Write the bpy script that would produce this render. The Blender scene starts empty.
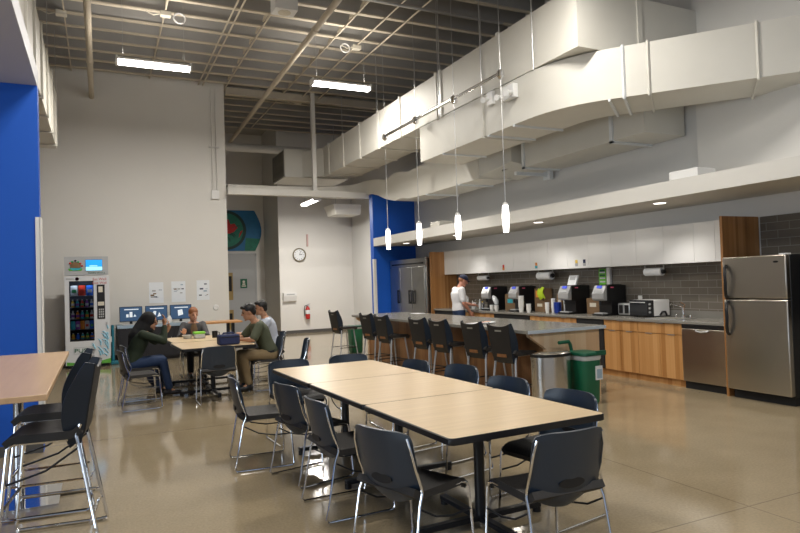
import bpy, bmesh, math, random
from mathutils import Vector, Matrix
random.seed(7)
SC = bpy.context.scene
COL = SC.collection
PI = math.pi

# ------------------------------------------------------------------ materials
MATS = {}
def new_mat(name):
    m = bpy.data.materials.new(name); m.use_nodes = True
    nt = m.node_tree; b = nt.nodes['Principled BSDF']
    MATS[name] = m
    return m, nt, b
def N(nt, kind, **kw):
    n = nt.nodes.new(kind)
    for k, v in kw.items(): setattr(n, k, v)
    return n
def plain(name, col, rough=.5, metal=0., var=.06, scale=6., bump=0., bscale=60., spec=.5, coat=0.):
    m, nt, b = new_mat(name)
    b.inputs['Roughness'].default_value = rough; b.inputs['Metallic'].default_value = metal
    b.inputs['Specular IOR Level'].default_value = spec
    b.inputs['Coat Weight'].default_value = coat
    tc = N(nt, 'ShaderNodeTexCoord'); nz = N(nt, 'ShaderNodeTexNoise')
    nz.inputs['Scale'].default_value = scale; nz.inputs['Detail'].default_value = 3
    nt.links.new(tc.outputs['Object'], nz.inputs['Vector'])
    mr = N(nt, 'ShaderNodeMapRange'); mr.inputs[3].default_value = 1-var; mr.inputs[4].default_value = 1+var
    nt.links.new(nz.outputs['Fac'], mr.inputs[0])
    mx = N(nt, 'ShaderNodeMix', data_type='RGBA', blend_type='MULTIPLY'); mx.inputs[0].default_value = 1
    mx.inputs[6].default_value = (*col, 1)
    nt.links.new(mr.outputs[0], mx.inputs[7]); nt.links.new(mx.outputs[2], b.inputs['Base Color'])
    if bump:
        n2 = N(nt, 'ShaderNodeTexNoise'); n2.inputs['Scale'].default_value = bscale
        nt.links.new(tc.outputs['Object'], n2.inputs['Vector'])
        bp = N(nt, 'ShaderNodeBump'); bp.inputs['Strength'].default_value = bump; bp.inputs['Distance'].default_value = .01
        nt.links.new(n2.outputs['Fac'], bp.inputs['Height']); nt.links.new(bp.outputs[0], b.inputs['Normal'])
    return m
def emit(name, col, strength):
    m, nt, b = new_mat(name)
    b.inputs['Base Color'].default_value = (*col, 1)
    b.inputs['Emission Color'].default_value = (*col, 1); b.inputs['Emission Strength'].default_value = strength
    return m
def wood(name, cols, strip=.09, rough=.42, grain=.35, coat=.0, axis='XY'):
    """vertical-grain veneer laid in strips"""
    m, nt, b = new_mat(name); b.inputs['Roughness'].default_value = rough; b.inputs['Coat Weight'].default_value = coat
    tc = N(nt, 'ShaderNodeTexCoord'); sx = N(nt, 'ShaderNodeSeparateXYZ')
    nt.links.new(tc.outputs['Object'], sx.inputs[0])
    ad = N(nt, 'ShaderNodeMath', operation='ADD'); nt.links.new(sx.outputs[0], ad.inputs[0]); nt.links.new(sx.outputs[1], ad.inputs[1])
    dv = N(nt, 'ShaderNodeMath', operation='DIVIDE'); nt.links.new(ad.outputs[0], dv.inputs[0]); dv.inputs[1].default_value = strip
    fl = N(nt, 'ShaderNodeMath', operation='FLOOR'); nt.links.new(dv.outputs[0], fl.inputs[0])
    wn = N(nt, 'ShaderNodeTexWhiteNoise', noise_dimensions='1D'); nt.links.new(fl.outputs[0], wn.inputs['W'])
    mp = N(nt, 'ShaderNodeMapping'); mp.inputs['Scale'].default_value = (38, 38, 1.6)
    nt.links.new(tc.outputs['Object'], mp.inputs[0])
    nz = N(nt, 'ShaderNodeTexNoise'); nz.inputs['Scale'].default_value = 1.; nz.inputs['Detail'].default_value = 4
    nt.links.new(mp.outputs[0], nz.inputs['Vector'])
    mx = N(nt, 'ShaderNodeMix', data_type='FLOAT'); mx.inputs[0].default_value = grain
    nt.links.new(wn.outputs['Value'], mx.inputs[2]); nt.links.new(nz.outputs['Fac'], mx.inputs[3])
    cr = N(nt, 'ShaderNodeValToRGB'); e = cr.color_ramp.elements
    e[0].color = (*cols[0], 1); e[0].position = .1; e[1].color = (*cols[-1], 1); e[1].position = .9
    for i, c in enumerate(cols[1:-1]):
        q = e.new(.1+.8*(i+1)/(len(cols)-1)); q.color = (*c, 1)
    nt.links.new(mx.outputs[0], cr.inputs[0]); nt.links.new(cr.outputs[0], b.inputs['Base Color'])
    return m
def laminate(name, c1, c2, rough=.38, stretch=(2, 40, 40)):
    m, nt, b = new_mat(name); b.inputs['Roughness'].default_value = rough
    tc = N(nt, 'ShaderNodeTexCoord'); mp = N(nt, 'ShaderNodeMapping'); mp.inputs['Scale'].default_value = stretch
    nt.links.new(tc.outputs['Object'], mp.inputs[0])
    nz = N(nt, 'ShaderNodeTexNoise'); nz.inputs['Scale'].default_value = 1.; nz.inputs['Detail'].default_value = 5
    nt.links.new(mp.outputs[0], nz.inputs['Vector'])
    cr = N(nt, 'ShaderNodeValToRGB'); cr.color_ramp.elements[0].color = (*c1, 1); cr.color_ramp.elements[0].position = .3
    cr.color_ramp.elements[1].color = (*c2, 1); cr.color_ramp.elements[1].position = .7
    nt.links.new(nz.outputs['Fac'], cr.inputs[0]); nt.links.new(cr.outputs[0], b.inputs['Base Color'])
    return m
def brushed(name, col, rough, stretch):
    m, nt, b = new_mat(name); b.inputs['Metallic'].default_value = 1.; b.inputs['Base Color'].default_value = (*col, 1)
    tc = N(nt, 'ShaderNodeTexCoord'); mp = N(nt, 'ShaderNodeMapping'); mp.inputs['Scale'].default_value = stretch
    nt.links.new(tc.outputs['Object'], mp.inputs[0])
    nz = N(nt, 'ShaderNodeTexNoise'); nz.inputs['Scale'].default_value = 1.; nz.inputs['Detail'].default_value = 3
    nt.links.new(mp.outputs[0], nz.inputs['Vector'])
    mr = N(nt, 'ShaderNodeMapRange'); mr.inputs[3].default_value = rough*.92; mr.inputs[4].default_value = rough*1.1
    nt.links.new(nz.outputs['Fac'], mr.inputs[0]); nt.links.new(mr.outputs[0], b.inputs['Roughness'])
    return m
def floor_mat():
    m, nt, b = new_mat('polished_concrete')
    tc = N(nt, 'ShaderNodeTexCoord')
    def noise(scale, detail=4):
        n = N(nt, 'ShaderNodeTexNoise'); n.inputs['Scale'].default_value = scale; n.inputs['Detail'].default_value = detail
        nt.links.new(tc.outputs['Object'], n.inputs['Vector']); return n
    big, med, fine = noise(.35), noise(2.2), noise(55, 2)
    cr = N(nt, 'ShaderNodeValToRGB'); e = cr.color_ramp.elements
    e[0].position = .3; e[0].color = (.270, .212, .132, 1); e[1].position = .7; e[1].color = (.355, .288, .186, 1)
    a = N(nt, 'ShaderNodeMix', data_type='FLOAT'); a.inputs[0].default_value = .45
    nt.links.new(big.outputs['Fac'], a.inputs[2]); nt.links.new(med.outputs['Fac'], a.inputs[3])
    nt.links.new(a.outputs[0], cr.inputs[0])
    fr = N(nt, 'ShaderNodeMapRange'); fr.inputs[1].default_value = .3; fr.inputs[2].default_value = .7
    fr.inputs[3].default_value = .9; fr.inputs[4].default_value = 1.08
    nt.links.new(fine.outputs['Fac'], fr.inputs[0])
    mx = N(nt, 'ShaderNodeMix', data_type='RGBA', blend_type='MULTIPLY'); mx.inputs[0].default_value = 1
    nt.links.new(cr.outputs[0], mx.inputs[6]); nt.links.new(fr.outputs[0], mx.inputs[7])
    # sawn control joints every 4.6 m
    sx = N(nt, 'ShaderNodeSeparateXYZ'); nt.links.new(tc.outputs['Object'], sx.inputs[0])
    lines = []
    for out, off in ((0, .72), (1, 1.75)):
        s = N(nt, 'ShaderNodeMath', operation='ADD'); s.inputs[1].default_value = off+46; nt.links.new(sx.outputs[out], s.inputs[0])
        mo = N(nt, 'ShaderNodeMath', operation='MODULO'); mo.inputs[1].default_value = 4.6; nt.links.new(s.outputs[0], mo.inputs[0])
        lt = N(nt, 'ShaderNodeMath', operation='LESS_THAN'); lt.inputs[1].default_value = .010; nt.links.new(mo.outputs[0], lt.inputs[0])
        lines.append(lt)
    mxx = N(nt, 'ShaderNodeMath', operation='MAXIMUM'); nt.links.new(lines[0].outputs[0], mxx.inputs[0]); nt.links.new(lines[1].outputs[0], mxx.inputs[1])
    fin = N(nt, 'ShaderNodeMix', data_type='RGBA'); fin.inputs[7].default_value = (.13, .10, .065, 1)
    ml = N(nt, 'ShaderNodeMath', operation='MULTIPLY'); ml.inputs[1].default_value = .75
    nt.links.new(mxx.outputs[0], ml.inputs[0]); nt.links.new(ml.outputs[0], fin.inputs[0])
    nt.links.new(mx.outputs[2], fin.inputs[6]); nt.links.new(fin.outputs[2], b.inputs['Base Color'])
    rr = N(nt, 'ShaderNodeMapRange'); rr.inputs[3].default_value = .05; rr.inputs[4].default_value = .14
    nt.links.new(med.outputs['Fac'], rr.inputs[0]); nt.links.new(rr.outputs[0], b.inputs['Roughness'])
    b.inputs['Specular IOR Level'].default_value = .5
    bp = N(nt, 'ShaderNodeBump'); bp.inputs['Strength'].default_value = .05; bp.inputs['Distance'].default_value = .01
    nt.links.new(big.outputs['Fac'], bp.inputs['Height']); nt.links.new(bp.outputs[0], b.inputs['Normal'])
    return m
def tile_mat():
    m, nt, b = new_mat('grey_wall_tile')
    tc = N(nt, 'ShaderNodeTexCoord'); sx = N(nt, 'ShaderNodeSeparateXYZ'); cb = N(nt, 'ShaderNodeCombineXYZ')
    nt.links.new(tc.outputs['Object'], sx.inputs[0])
    nt.links.new(sx.outputs[1], cb.inputs[0]); nt.links.new(sx.outputs[2], cb.inputs[1])
    br = N(nt, 'ShaderNodeTexBrick'); br.offset = .5
    br.inputs['Color1'].default_value = (.135, .118, .095, 1); br.inputs['Color2'].default_value = (.165, .145, .12, 1)
    br.inputs['Mortar'].default_value = (.30, .28, .25, 1); br.inputs['Scale'].default_value = 1.
    br.inputs['Mortar Size'].default_value = .0035; br.inputs['Brick Width'].default_value = .305; br.inputs['Row Height'].default_value = .104
    nt.links.new(cb.outputs[0], br.inputs['Vector']); nt.links.new(br.outputs['Color'], b.inputs['Base Color'])
    b.inputs['Roughness'].default_value = .22
    return m

M_ = {}
def mk():
    P = plain
    M_['floor'] = floor_mat(); M_['tile'] = tile_mat()
    M_['wall'] = P('painted_wall', (.75, .735, .70), .75, var=.03, scale=1.2)
    M_['wallgrey'] = P('painted_wall_grey', (.68, .675, .66), .75, var=.03, scale=1.2)
    M_['blue'] = P('royal_blue_paint', (.002, .088, .50), .55, var=.03, scale=2)
    M_['bluedge'] = P('blue_edge_paint', (.02, .10, .42), .55, var=.03)
    M_['white'] = P('white_paint', (.74, .73, .70), .55, var=.02)
    M_['soffit'] = P('soffit_paint', (.66, .645, .605), .6, var=.03, scale=1.5)
    M_['deck'] = P('roof_deck_paint', (.40, .39, .375), .8, var=.08, scale=2)
    M_['joist'] = P('joist_paint', (.56, .50, .40), .6, var=.05, scale=3)
    M_['duct'] = P('duct_cream_paint', (.66, .642, .585), .55, var=.05, scale=2.5, bump=.12, bscale=5)
    M_['ductgrey'] = P('duct_grey_strap', (.74, .77, .79), .45, var=.04)
    M_['louvre'] = P('louvre_dark', (.22, .21, .18), .6, var=.1)
    M_['base'] = P('rubber_baseboard', (.09, .085, .08), .5, var=.05)
    M_['steelrod'] = P('zinc_rod', (.5, .5, .5), .35, metal=.9, var=.05)
    M_['chrome'] = P('chrome', (.82, .83, .85), .09, metal=1., var=.02)
    M_['greymetal'] = P('silver_leg_paint', (.52, .55, .60), .35, metal=.45, var=.03)
    M_['blackmetal'] = P('black_powder_coat', (.012, .013, .016), .38, var=.08)
    M_['shell'] = P('slate_plastic_shell', (.013, .025, .044), .36, var=.05, scale=12, bump=.05, bscale=300, spec=.7)
    M_['shelledge'] = P('blue_black_plastic', (.012, .020, .034), .42, var=.05)
    M_['stoolshell'] = P('black_plastic_shell', (.011, .011, .013), .5, var=.06, bump=.08, bscale=260)
    M_['seat'] = P('black_seat_fabric', (.022, .020, .019), .62, var=.15, scale=60, bump=.2, bscale=500)
    M_['grip'] = P('black_grip', (.006, .006, .007), .5)
    M_['maple'] = laminate('maple_laminate', (.58, .435, .265), (.66, .505, .315), .34, (1.6, 26, 26))
    M_['maple2'] = laminate('beech_laminate', (.56, .36, .20), (.63, .42, .245), .32, (26, 1.6, 26))
    M_['mapledge'] = P('beech_edge', (.60, .44, .29), .4, var=.05)
    M_['blackedge'] = P('black_rubber_edge', (.010, .010, .012), .42)
    M_['stone'] = P('grey_solid_surface', (.235, .225, .20), .24, var=.14, scale=90)
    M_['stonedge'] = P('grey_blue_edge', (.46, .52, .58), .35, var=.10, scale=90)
    M_['woodfront'] = wood('bamboo_front', [(.37, .165, .047), (.50, .25, .085), (.62, .345, .14)], .075)
    M_['woodpanel'] = wood('bamboo_gable', [(.28, .125, .038), (.40, .19, .065), (.48, .25, .10)], .045)
    M_['woodend'] = wood('daylit_end_panel', [(.68, .43, .24), (.78, .56, .35), (.84, .66, .47)], .085)  # light streaky wood, its tone raised to paint in daylight on the end
    M_['woodisland'] = wood('island_oak_panel', [(.20, .085, .030), (.29, .135, .05), (.36, .18, .07)], .10)
    M_['whitegloss'] = P('white_gloss_lacquer', (.84, .84, .83), .24, var=.01, coat=0.)
    M_['stainless'] = brushed('brushed_stainless', (.53, .49, .43), .30, (1.5, 1.5, 14))
    M_['stainlessv'] = brushed('brushed_stainless_cooler', (.50, .50, .48), .30, (90, 90, 2))
    M_['canmetal'] = brushed('brushed_can_steel', (.66, .63, .58), .20, (40, 40, 1))
    M_['black'] = P('black_plastic', (.009, .009, .010), .35)
    M_['blackmatte'] = P('black_matte', (.008, .008, .009), .7)
    M_['silver'] = P('silver_plastic', (.56, .57, .58), .28, metal=.55, var=.04)
    M_['greenbin'] = P('green_bin_plastic', (.008, .125, .062), .38, var=.05)
    M_['greendark'] = P('green_lid_plastic', (.006, .085, .045), .42, var=.05)
    M_['teal'] = P('teal_plastic', (.01, .16, .23), .45)
    M_['paper'] = P('white_paper', (.80, .82, .84), .7, var=.02)
    M_['papershiny'] = P('glare_tinted_paper', (.84, .88, .93), .4, var=.05, scale=9)  # white-blue glare on the glossy sheets is put into this colour
    M_['canopy'] = P('canopy_grey_paint', (.50, .505, .53), .6, var=.02)
    M_['palepink'] = P('pale_pink_sign', (.58, .38, .36), .5)
    M_['printpale'] = P('pale_print', (.55, .60, .68), .4, var=.3, scale=30)
    M_['card'] = P('brown_cardboard', (.19, .115, .058), .8, var=.08)
    M_['plasticwhite'] = P('white_plastic', (.78, .78, .77), .35, var=.02)
    M_['vendwhite'] = P('vending_white', (.66, .68, .71), .3, var=.02)
    M_['vendgrey'] = P('vending_grey', (.42, .43, .44), .35, var=.02)
    M_['vendin'] = P('vending_interior', (.008, .010, .022), .5)
    M_['navy'] = P('navy_fabric', (.012, .022, .085), .7, var=.12, scale=30)
    M_['red'] = P('red_plastic', (.50, .02, .015), .35)
    M_['limegreen'] = P('lime_green_plastic', (.22, .62, .05), .4)
    M_['hivis'] = P('yellow_green_cloth', (.45, .62, .02), .7)
    M_['bluejug'] = P('blue_plastic_tub', (.01, .04, .30), .35)
    M_['cup'] = P('paper_cup', (.80, .79, .76), .6)
    M_['clear'] = P('frosted_container', (.55, .58, .60), .2)
    M_['orangewood'] = P('orange_wood_top', (.50, .25, .09), .4, var=.1)
    M_['darkcab'] = P('dark_cabinet', (.018, .018, .022), .4)
    M_['lightblue'] = P('pale_blue_top', (.33, .44, .55), .4)
    M_['screenfr'] = P('monitor_bezel', (.010, .011, .013), .35)
    M_['skinlight'] = P('skin_light', (.60, .33, .23), .5, var=.05, scale=18)
    M_['skintan'] = P('skin_tan', (.42, .22, .13), .5, var=.05, scale=18)
    M_['skinpink'] = P('skin_pink', (.55, .25, .17), .5, var=.05, scale=18)
    M_['hairblack'] = P('hair_black', (.008, .007, .007), .45, var=.3, scale=40)
    M_['hairginger'] = P('hair_ginger', (.25, .095, .035), .5, var=.3, scale=40)
    M_['scarf'] = P('black_scarf', (.006, .006, .007), .8, var=.2, scale=20)
    M_['olivedark'] = P('dark_green_knit', (.018, .030, .014), .8, var=.2, scale=30)
    M_['olive'] = P('olive_shirt', (.075, .085, .050), .75, var=.12, scale=20)
    M_['greyknit'] = P('grey_cardigan', (.085, .085, .090), .8, var=.15, scale=30)
    M_['shirtwhite'] = P('pale_blue_shirt', (.52, .57, .68), .75, var=.06, scale=20)
    M_['tshirt'] = P('white_tshirt', (.74, .74, .76), .8, var=.05, scale=12)
    M_['denim'] = P('blue_denim', (.014, .035, .095), .8, var=.15, scale=60)
    M_['khaki'] = P('khaki_cotton', (.23, .165, .085), .8, var=.1, scale=25)
    M_['trousersdark'] = P('dark_trousers', (.014, .015, .020), .8)
    M_['shoe'] = P('dark_shoe', (.012, .012, .015), .5)
    M_['cap'] = P('navy_cap', (.012, .018, .050), .75)
    M_['eye'] = P('dark_eye', (.012, .010, .009), .2)
    M_['lip'] = P('lip', (.33, .10, .085), .5)
    M_['muralblue'] = P('mural_blue', (.015, .16, .36), .6, var=.25, scale=5)
    M_['muralgreen'] = P('mural_green', (.010, .19, .125), .6, var=.35, scale=7)
    M_['muraldark'] = P('mural_dark_green', (.006, .045, .040), .6, var=.3, scale=9)
    M_['muralred'] = P('mural_red', (.52, .012, .012), .6, var=.2, scale=8)
    M_['signgreen'] = P('sign_green', (.005, .12, .06), .5)
    M_['doorgrey'] = P('door_grey_paint', (.44, .45, .46), .5, var=.02)
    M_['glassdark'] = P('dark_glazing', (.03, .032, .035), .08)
    M_['yellowview'] = P('hall_beyond_glass', (.35, .24, .08), .5, var=.4, scale=3)
    M_['cream'] = P('cream_plastic', (.66, .62, .52), .5)
    M_['clockrim'] = P('clock_rim', (.30, .26, .18), .3, metal=.6)
    M_['tube'] = emit('fluorescent_tube', (1., .97, .93), 16.)
    M_['tubefar'] = emit('fluorescent_tube_far', (1., .97, .95), 8.)
    M_['pendant'] = emit('pendant_glass_lit', (1., .96, .90), 4.2)
    M_['down'] = emit('downlight_lens', (1., .95, .86), 3.)
    M_['screenblue'] = emit('lit_sky_screen', (.01, .30, .78), .9)
    M_['screenlite'] = emit('lit_cloud_screen', (.35, .75, .95), .8)
    M_['monitor'] = emit('dim_blue_screen', (.022, .055, .115), .8)
    M_['monwhite'] = emit('screen_white', (.62, .66, .70), .7)
    M_['coffeeblue'] = emit('blue_display', (.05, .08, .55), .6)
    M_['posterlime'] = P('poster_lime', (.16, .55, .05), .5, var=.2, scale=20)
    M_['pink'] = P('pink_print', (.75, .12, .22), .5)
    M_['splash'] = P('splash_blue_print', (.26, .53, .68), .4, var=.2, scale=14)
    M_['vendgreen'] = P('vending_green_band', (.12, .42, .06), .4)
    M_['textgreen'] = P('print_dark_green', (.01, .13, .06), .5)
    M_['textred'] = P('print_red', (.50, .06, .05), .5)
    M_['grout'] = P('caulk_grey', (.35, .34, .32), .6)
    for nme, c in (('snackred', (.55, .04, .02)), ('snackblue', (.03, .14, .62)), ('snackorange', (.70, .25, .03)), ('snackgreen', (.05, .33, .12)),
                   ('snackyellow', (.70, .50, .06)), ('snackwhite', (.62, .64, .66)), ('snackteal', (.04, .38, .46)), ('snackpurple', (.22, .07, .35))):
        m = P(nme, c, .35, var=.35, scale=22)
        b = m.node_tree.nodes['Principled BSDF']; b.inputs['Emission Color'].default_value = (*c, 1); b.inputs['Emission Strength'].default_value = .05  # slight glow of the packs stands in for light inside the machine
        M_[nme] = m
mk()

# ------------------------------------------------------------------ mesh helper
class MB:
    def __init__(s): s.v = []; s.f = []
    def add(s, vs, fs):
        o = len(s.v); s.v += [tuple(p) for p in vs]; s.f += [tuple(i+o for i in f) for f in fs]; return s
    def box(s, x0, y0, z0, x1, y1, z1):
        return s.add([(x0,y0,z0),(x1,y0,z0),(x1,y1,z0),(x0,y1,z0),(x0,y0,z1),(x1,y0,z1),(x1,y1,z1),(x0,y1,z1)],
                     [(0,3,2,1),(4,5,6,7),(0,1,5,4),(1,2,6,5),(2,3,7,6),(3,0,4,7)])
    def hexa(s, p):   # 8 points: bottom ring 4, top ring 4
        return s.add(p, [(0,3,2,1),(4,5,6,7),(0,1,5,4),(1,2,6,5),(2,3,7,6),(3,0,4,7)])
    def rings(s, rs, closed=False, cap=True):
        n = len(rs[0]); vs = [p for r in rs for p in r]; fs = []
        L = len(rs)
        for i in range(L if closed else L-1):
            a, b = i*n, ((i+1) % L)*n
            for j in range(n): fs.append((a+j, a+(j+1) % n, b+(j+1) % n, b+j))
        if cap and not closed:
            fs.append(tuple(reversed(range(n)))); fs.append(tuple(range((L-1)*n, L*n)))
        return s.add(vs, fs)
    def tube(s, pts, r, n=8, closed=False, cap=True):
        pts = [Vector(p) for p in pts]; L = len(pts)
        rad = r if isinstance(r, (list, tuple)) else [r]*L
        tang = []
        for i in range(L):
            a = pts[i-1] if (i > 0 or closed) else pts[i]; b = pts[(i+1) % L] if (i < L-1 or closed) else pts[i]
            t = (b-a); tang.append(t.normalized() if t.length > 1e-9 else Vector((0,0,1)))
        t0 = tang[0]; ref = Vector((0,0,1)) if abs(t0.z) < .9 else Vector((1,0,0))
        nv = t0.cross(ref).normalized(); rs = []
        for i in range(L):
            t = tang[i]; nv = (nv - t*nv.dot(t));
            nv = nv.normalized() if nv.length > 1e-6 else t.orthogonal().normalized()
            bv = t.cross(nv)
            rs.append([pts[i]+(nv*math.cos(2*PI*k/n)+bv*math.sin(2*PI*k/n))*rad[i] for k in range(n)])
        return s.rings(rs, closed, cap)
    def rod(s, a, b, r, n=8, r2=None): return s.tube([a, b], [r, r if r2 is None else r2], n)
    def bar(s, a, b, w, h):   # rectangular bar between two points, w horizontal, h vertical
        a, b = Vector(a), Vector(b); t = (b-a).normalized(); up = Vector((0,0,1)) if abs(t.z) < .95 else Vector((0,1,0))
        x = t.cross(up).normalized()*w/2; y = x.cross(t).normalized()*h/2
        return s.rings([[p-x-y, p+x-y, p+x+y, p-x+y] for p in (a, b)])
    def lathe(s, prof, cx=0, cy=0, n=24, cz=0, cap=True):
        rs = [[(cx+r*math.cos(2*PI*k/n), cy+r*math.sin(2*PI*k/n), cz+z) for k in range(n)] for r, z in prof]
        return s.rings(rs, closed=not cap, cap=cap)
    def prism(s, poly, axis, lo, hi):
        def P(a, b, c):
            return {'x': (c, a, b), 'y': (a, c, b), 'z': (a, b, c)}[axis]
        return s.rings([[P(a, b, c) for a, b in poly] for c in (lo, hi)])
    def ell(s, c, r, n=16, m=10, rot=None):
        vs = []; fs = []; c = Vector(c); R = rot or Matrix.Identity(3)
        top = c+R @ Vector((0,0,r[2])); bot = c+R @ Vector((0,0,-r[2]))
        rs = []
        for i in range(1, m):
            a = PI*i/m
            rs.append([c+R @ Vector((r[0]*math.sin(a)*math.cos(2*PI*k/n), r[1]*math.sin(a)*math.sin(2*PI*k/n), r[2]*math.cos(a))) for k in range(n)])
        vs = [top]+[p for q in rs for p in q]+[bot]
        for k in range(n): fs.append((0, 1+k, 1+(k+1) % n))
        for i in range(m-2):
            for k in range(n):
                a = 1+i*n; fs.append((a+k, a+n+k, a+n+(k+1) % n, a+(k+1) % n))
        e = len(vs)-1; a = 1+(m-2)*n
        for k in range(n): fs.append((a+k, e, a+(k+1) % n))
        return s.add(vs, fs)
    def slab(s, fn, nu, nv, th):
        """curved sheet fn(u,v)->point, u,v in 0..1, given thickness along its normals"""
        g = [[Vector(fn(i/nu, j/nv)) for i in range(nu+1)] for j in range(nv+1)]
        nr = []
        for j in range(nv+1):
            row = []
            for i in range(nu+1):
                du = g[j][min(i+1, nu)]-g[j][max(i-1, 0)]; dv = g[min(j+1, nv)][i]-g[max(j-1, 0)][i]
                n = du.cross(dv); row.append(n.normalized() if n.length > 1e-9 else Vector((0,1,0)))
            nr.append(row)
        W = nu+1; vs = [g[j][i]+nr[j][i]*th/2 for j in range(nv+1) for i in range(W)]+[g[j][i]-nr[j][i]*th/2 for j in range(nv+1) for i in range(W)]
        o = W*(nv+1); fs = []
        for j in range(nv):
            for i in range(nu):
                a = j*W+i; fs.append((a, a+1, a+W+1, a+W)); fs.append((o+a, o+a+W, o+a+W+1, o+a+1))
        for i in range(nu):
            fs.append((i+1, i, o+i, o+i+1)); a = nv*W+i; fs.append((a, a+1, o+a+1, o+a))
        for j in range(nv):
            a = j*W; fs.append((a, a+W, o+a+W, o+a)); a = j*W+nu; fs.append((a+W, a, o+a, o+a+W))
        return s.add(vs, fs)
    def build(s, name, mat, parent=None, smooth=True, bevel=0., ang=35, seg=2):
        me = bpy.data.meshes.new(name); me.from_pydata(s.v, [], s.f); me.validate(verbose=False)
        bm = bmesh.new(); bm.from_mesh(me); bmesh.ops.recalc_face_normals(bm, faces=bm.faces)
        for f in bm.faces: f.smooth = smooth
        if smooth:
            for e in bm.edges:
                if len(e.link_faces) == 2 and e.calc_face_angle(0) > math.radians(ang): e.smooth = False
        bm.to_mesh(me); bm.free()
        me.materials.append(M_[mat] if isinstance(mat, str) else mat)
        o = bpy.data.objects.new(name, me); COL.objects.link(o)
        if parent is not None: o.parent = parent
        if bevel:
            b = o.modifiers.new('bevel', 'BEVEL'); b.width = bevel; b.segments = seg; b.limit_method = 'ANGLE'; b.angle_limit = math.radians(40)
        return o

def tag(o, label, cat, group=None, kind=None):
    o['label'] = label; o['category'] = cat
    if group: o['group'] = group
    if kind: o['kind'] = kind
    return o
def thing(name, label, cat, loc=(0,0,0), rotz=0., group=None):
    o = bpy.data.objects.new(name, None); COL.objects.link(o); o.empty_display_size = .1
    o.location = loc; o.rotation_euler = (0, 0, rotz)
    return tag(o, label, cat, group)
def struct(name, mb, mat, parent=None, **kw):
    o = mb.build(name, mat, parent, **kw)
    if parent is None: o['kind'] = 'structure'
    return o
def single(name, mb, mat, label, cat, loc=(0,0,0), rotz=0., group=None, **kw):
    o = mb.build(name, mat, None, **kw); o.location = loc; o.rotation_euler = (0, 0, rotz)
    return tag(o, label, cat, group)
def kids(o): return [c for c in ALLKIDS.get(o, [])]
ALLKIDS = {}
def dup(root, loc, rotz, label, group=None):
    r = root.copy(); COL.objects.link(r); r.location = loc; r.rotation_euler = (0, 0, rotz); r['label'] = label
    if group: r['group'] = group
    for ch in [o for o in COL.objects if o.parent == root]:
        c = ch.copy(); COL.objects.link(c); c.parent = r
        for g in [o for o in COL.objects if o.parent == ch]:
            d = g.copy(); COL.objects.link(d); d.parent = c
    return r
def text(parent, name, s, size, loc, rot, mat, depth=.002, align='CENTER', sx=1.):
    cu = bpy.data.curves.new(name, 'FONT'); cu.body = s; cu.size = size; cu.align_x = align; cu.align_y = 'CENTER'; cu.extrude = depth
    t = bpy.data.objects.new('tmp', cu); COL.objects.link(t)
    me = bpy.data.meshes.new_from_object(t.evaluated_get(bpy.context.evaluated_depsgraph_get()))
    bpy.data.objects.remove(t); bpy.data.curves.remove(cu)
    me.materials.clear(); me.materials.append(M_[mat])
    o = bpy.data.objects.new(name, me); COL.objects.link(o)
    if parent is not None: o.parent = parent
    o.location = loc; o.rotation_euler = rot; o.scale = (sx, 1, 1)
    return o
def B(*a): return MB().box(*a)

# ------------------------------------------------------------------ the setting
XR = 7.85           # kitchen wall plane
struct('floor', B(-7, -6, -.12, 9, 22.4, 0), 'floor', smooth=False)
struct('ceiling', B(-7, -6, 6.93, 9, 22.4, 7.05), 'deck', smooth=False)
struct('wall_back', B(-7, 16, 0, 2.905, 16.22, 6.9), 'wall', smooth=False)
w = MB(); w.box(XR, -6, 0, XR+.2, 22.4, 6.93)
struct('wall_right', w, 'wallgrey', smooth=False)
struct('wall_right_upper', B(XR-.07, -6, 2.76, XR, 6.27, 6.93), 'wall', smooth=False)
struct('wall_far', MB().box(5.3, 20.2, 0, XR, 20.4, 6.93), 'wall', smooth=False)
struct('wall_recess', MB().box(5.3, 20.4, 0, 5.45, 22.2, 6.93), 'wall', smooth=False)
struct('wall_far_left', MB().box(-7, 22.2, 0, 5.45, 22.4, 6.93), 'wall', smooth=False)
struct('wall_left', B(-7.2, -6, 0, -7, 22.4, 7.05), 'wall', smooth=False)
struct('wall_left_blue', B(-7, 7.23, 0, -.526, 7.40, 3.662), 'blue', smooth=False)
struct('baseboard_left_blue', B(-7, 7.215, 0, -.526, 7.23, .10), 'base', smooth=False)
struct('trim_left_corner', MB().box(-.562, 7.215, .10, -.522, 7.23, 2.335).box(-.526, 7.215, .1, -.514, 7.41, 2.335), 'white', smooth=False)
struct('trim_left_canopy', B(-7, -2, 3.662, -.526, 7.40, 3.85), 'canopy', smooth=False)
struct('wall_right_blue', B(6.6, 15.41, 0, XR, 15.62, 3.93), 'blue', smooth=False)
struct('trim_right_corner', MB().box(6.6, 15.40, .1, 6.66, 15.41, 2.20).box(6.59, 15.40, .1, 6.6, 15.5, 2.2), 'white', smooth=False)
struct('baseboard_right_blue', B(6.6, 15.395, 0, 7.02, 15.41, .1), 'base', smooth=False)
struct('trim_header_beam', B(2.905, 15.72, 3.865, 6.80, 15.88, 4.02), 'soffit', smooth=False)
struct('trim_kitchen_soffit', B(6.6, -2, 2.54, XR, 15.41, 2.752), 'soffit', smooth=False)
struct('baseboard_back', B(-7, 15.985, 0, 2.905, 16.0, .1), 'base', smooth=False)
struct('baseboard_far', MB().box(5.3, 20.185, 0, XR, 20.2, .1).box(5.288, 20.185, 0, 5.30, 22.2, .1), 'base', smooth=False)
struct('wall_backsplash', B(XR-.012, 3.2, .915, XR, 13.24, 1.72), 'tile', smooth=False)
struct('wall_backsplash_corner', B(XR-.012, -2, .0, XR, 5.42, 2.27), 'tile', smooth=False)

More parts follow.
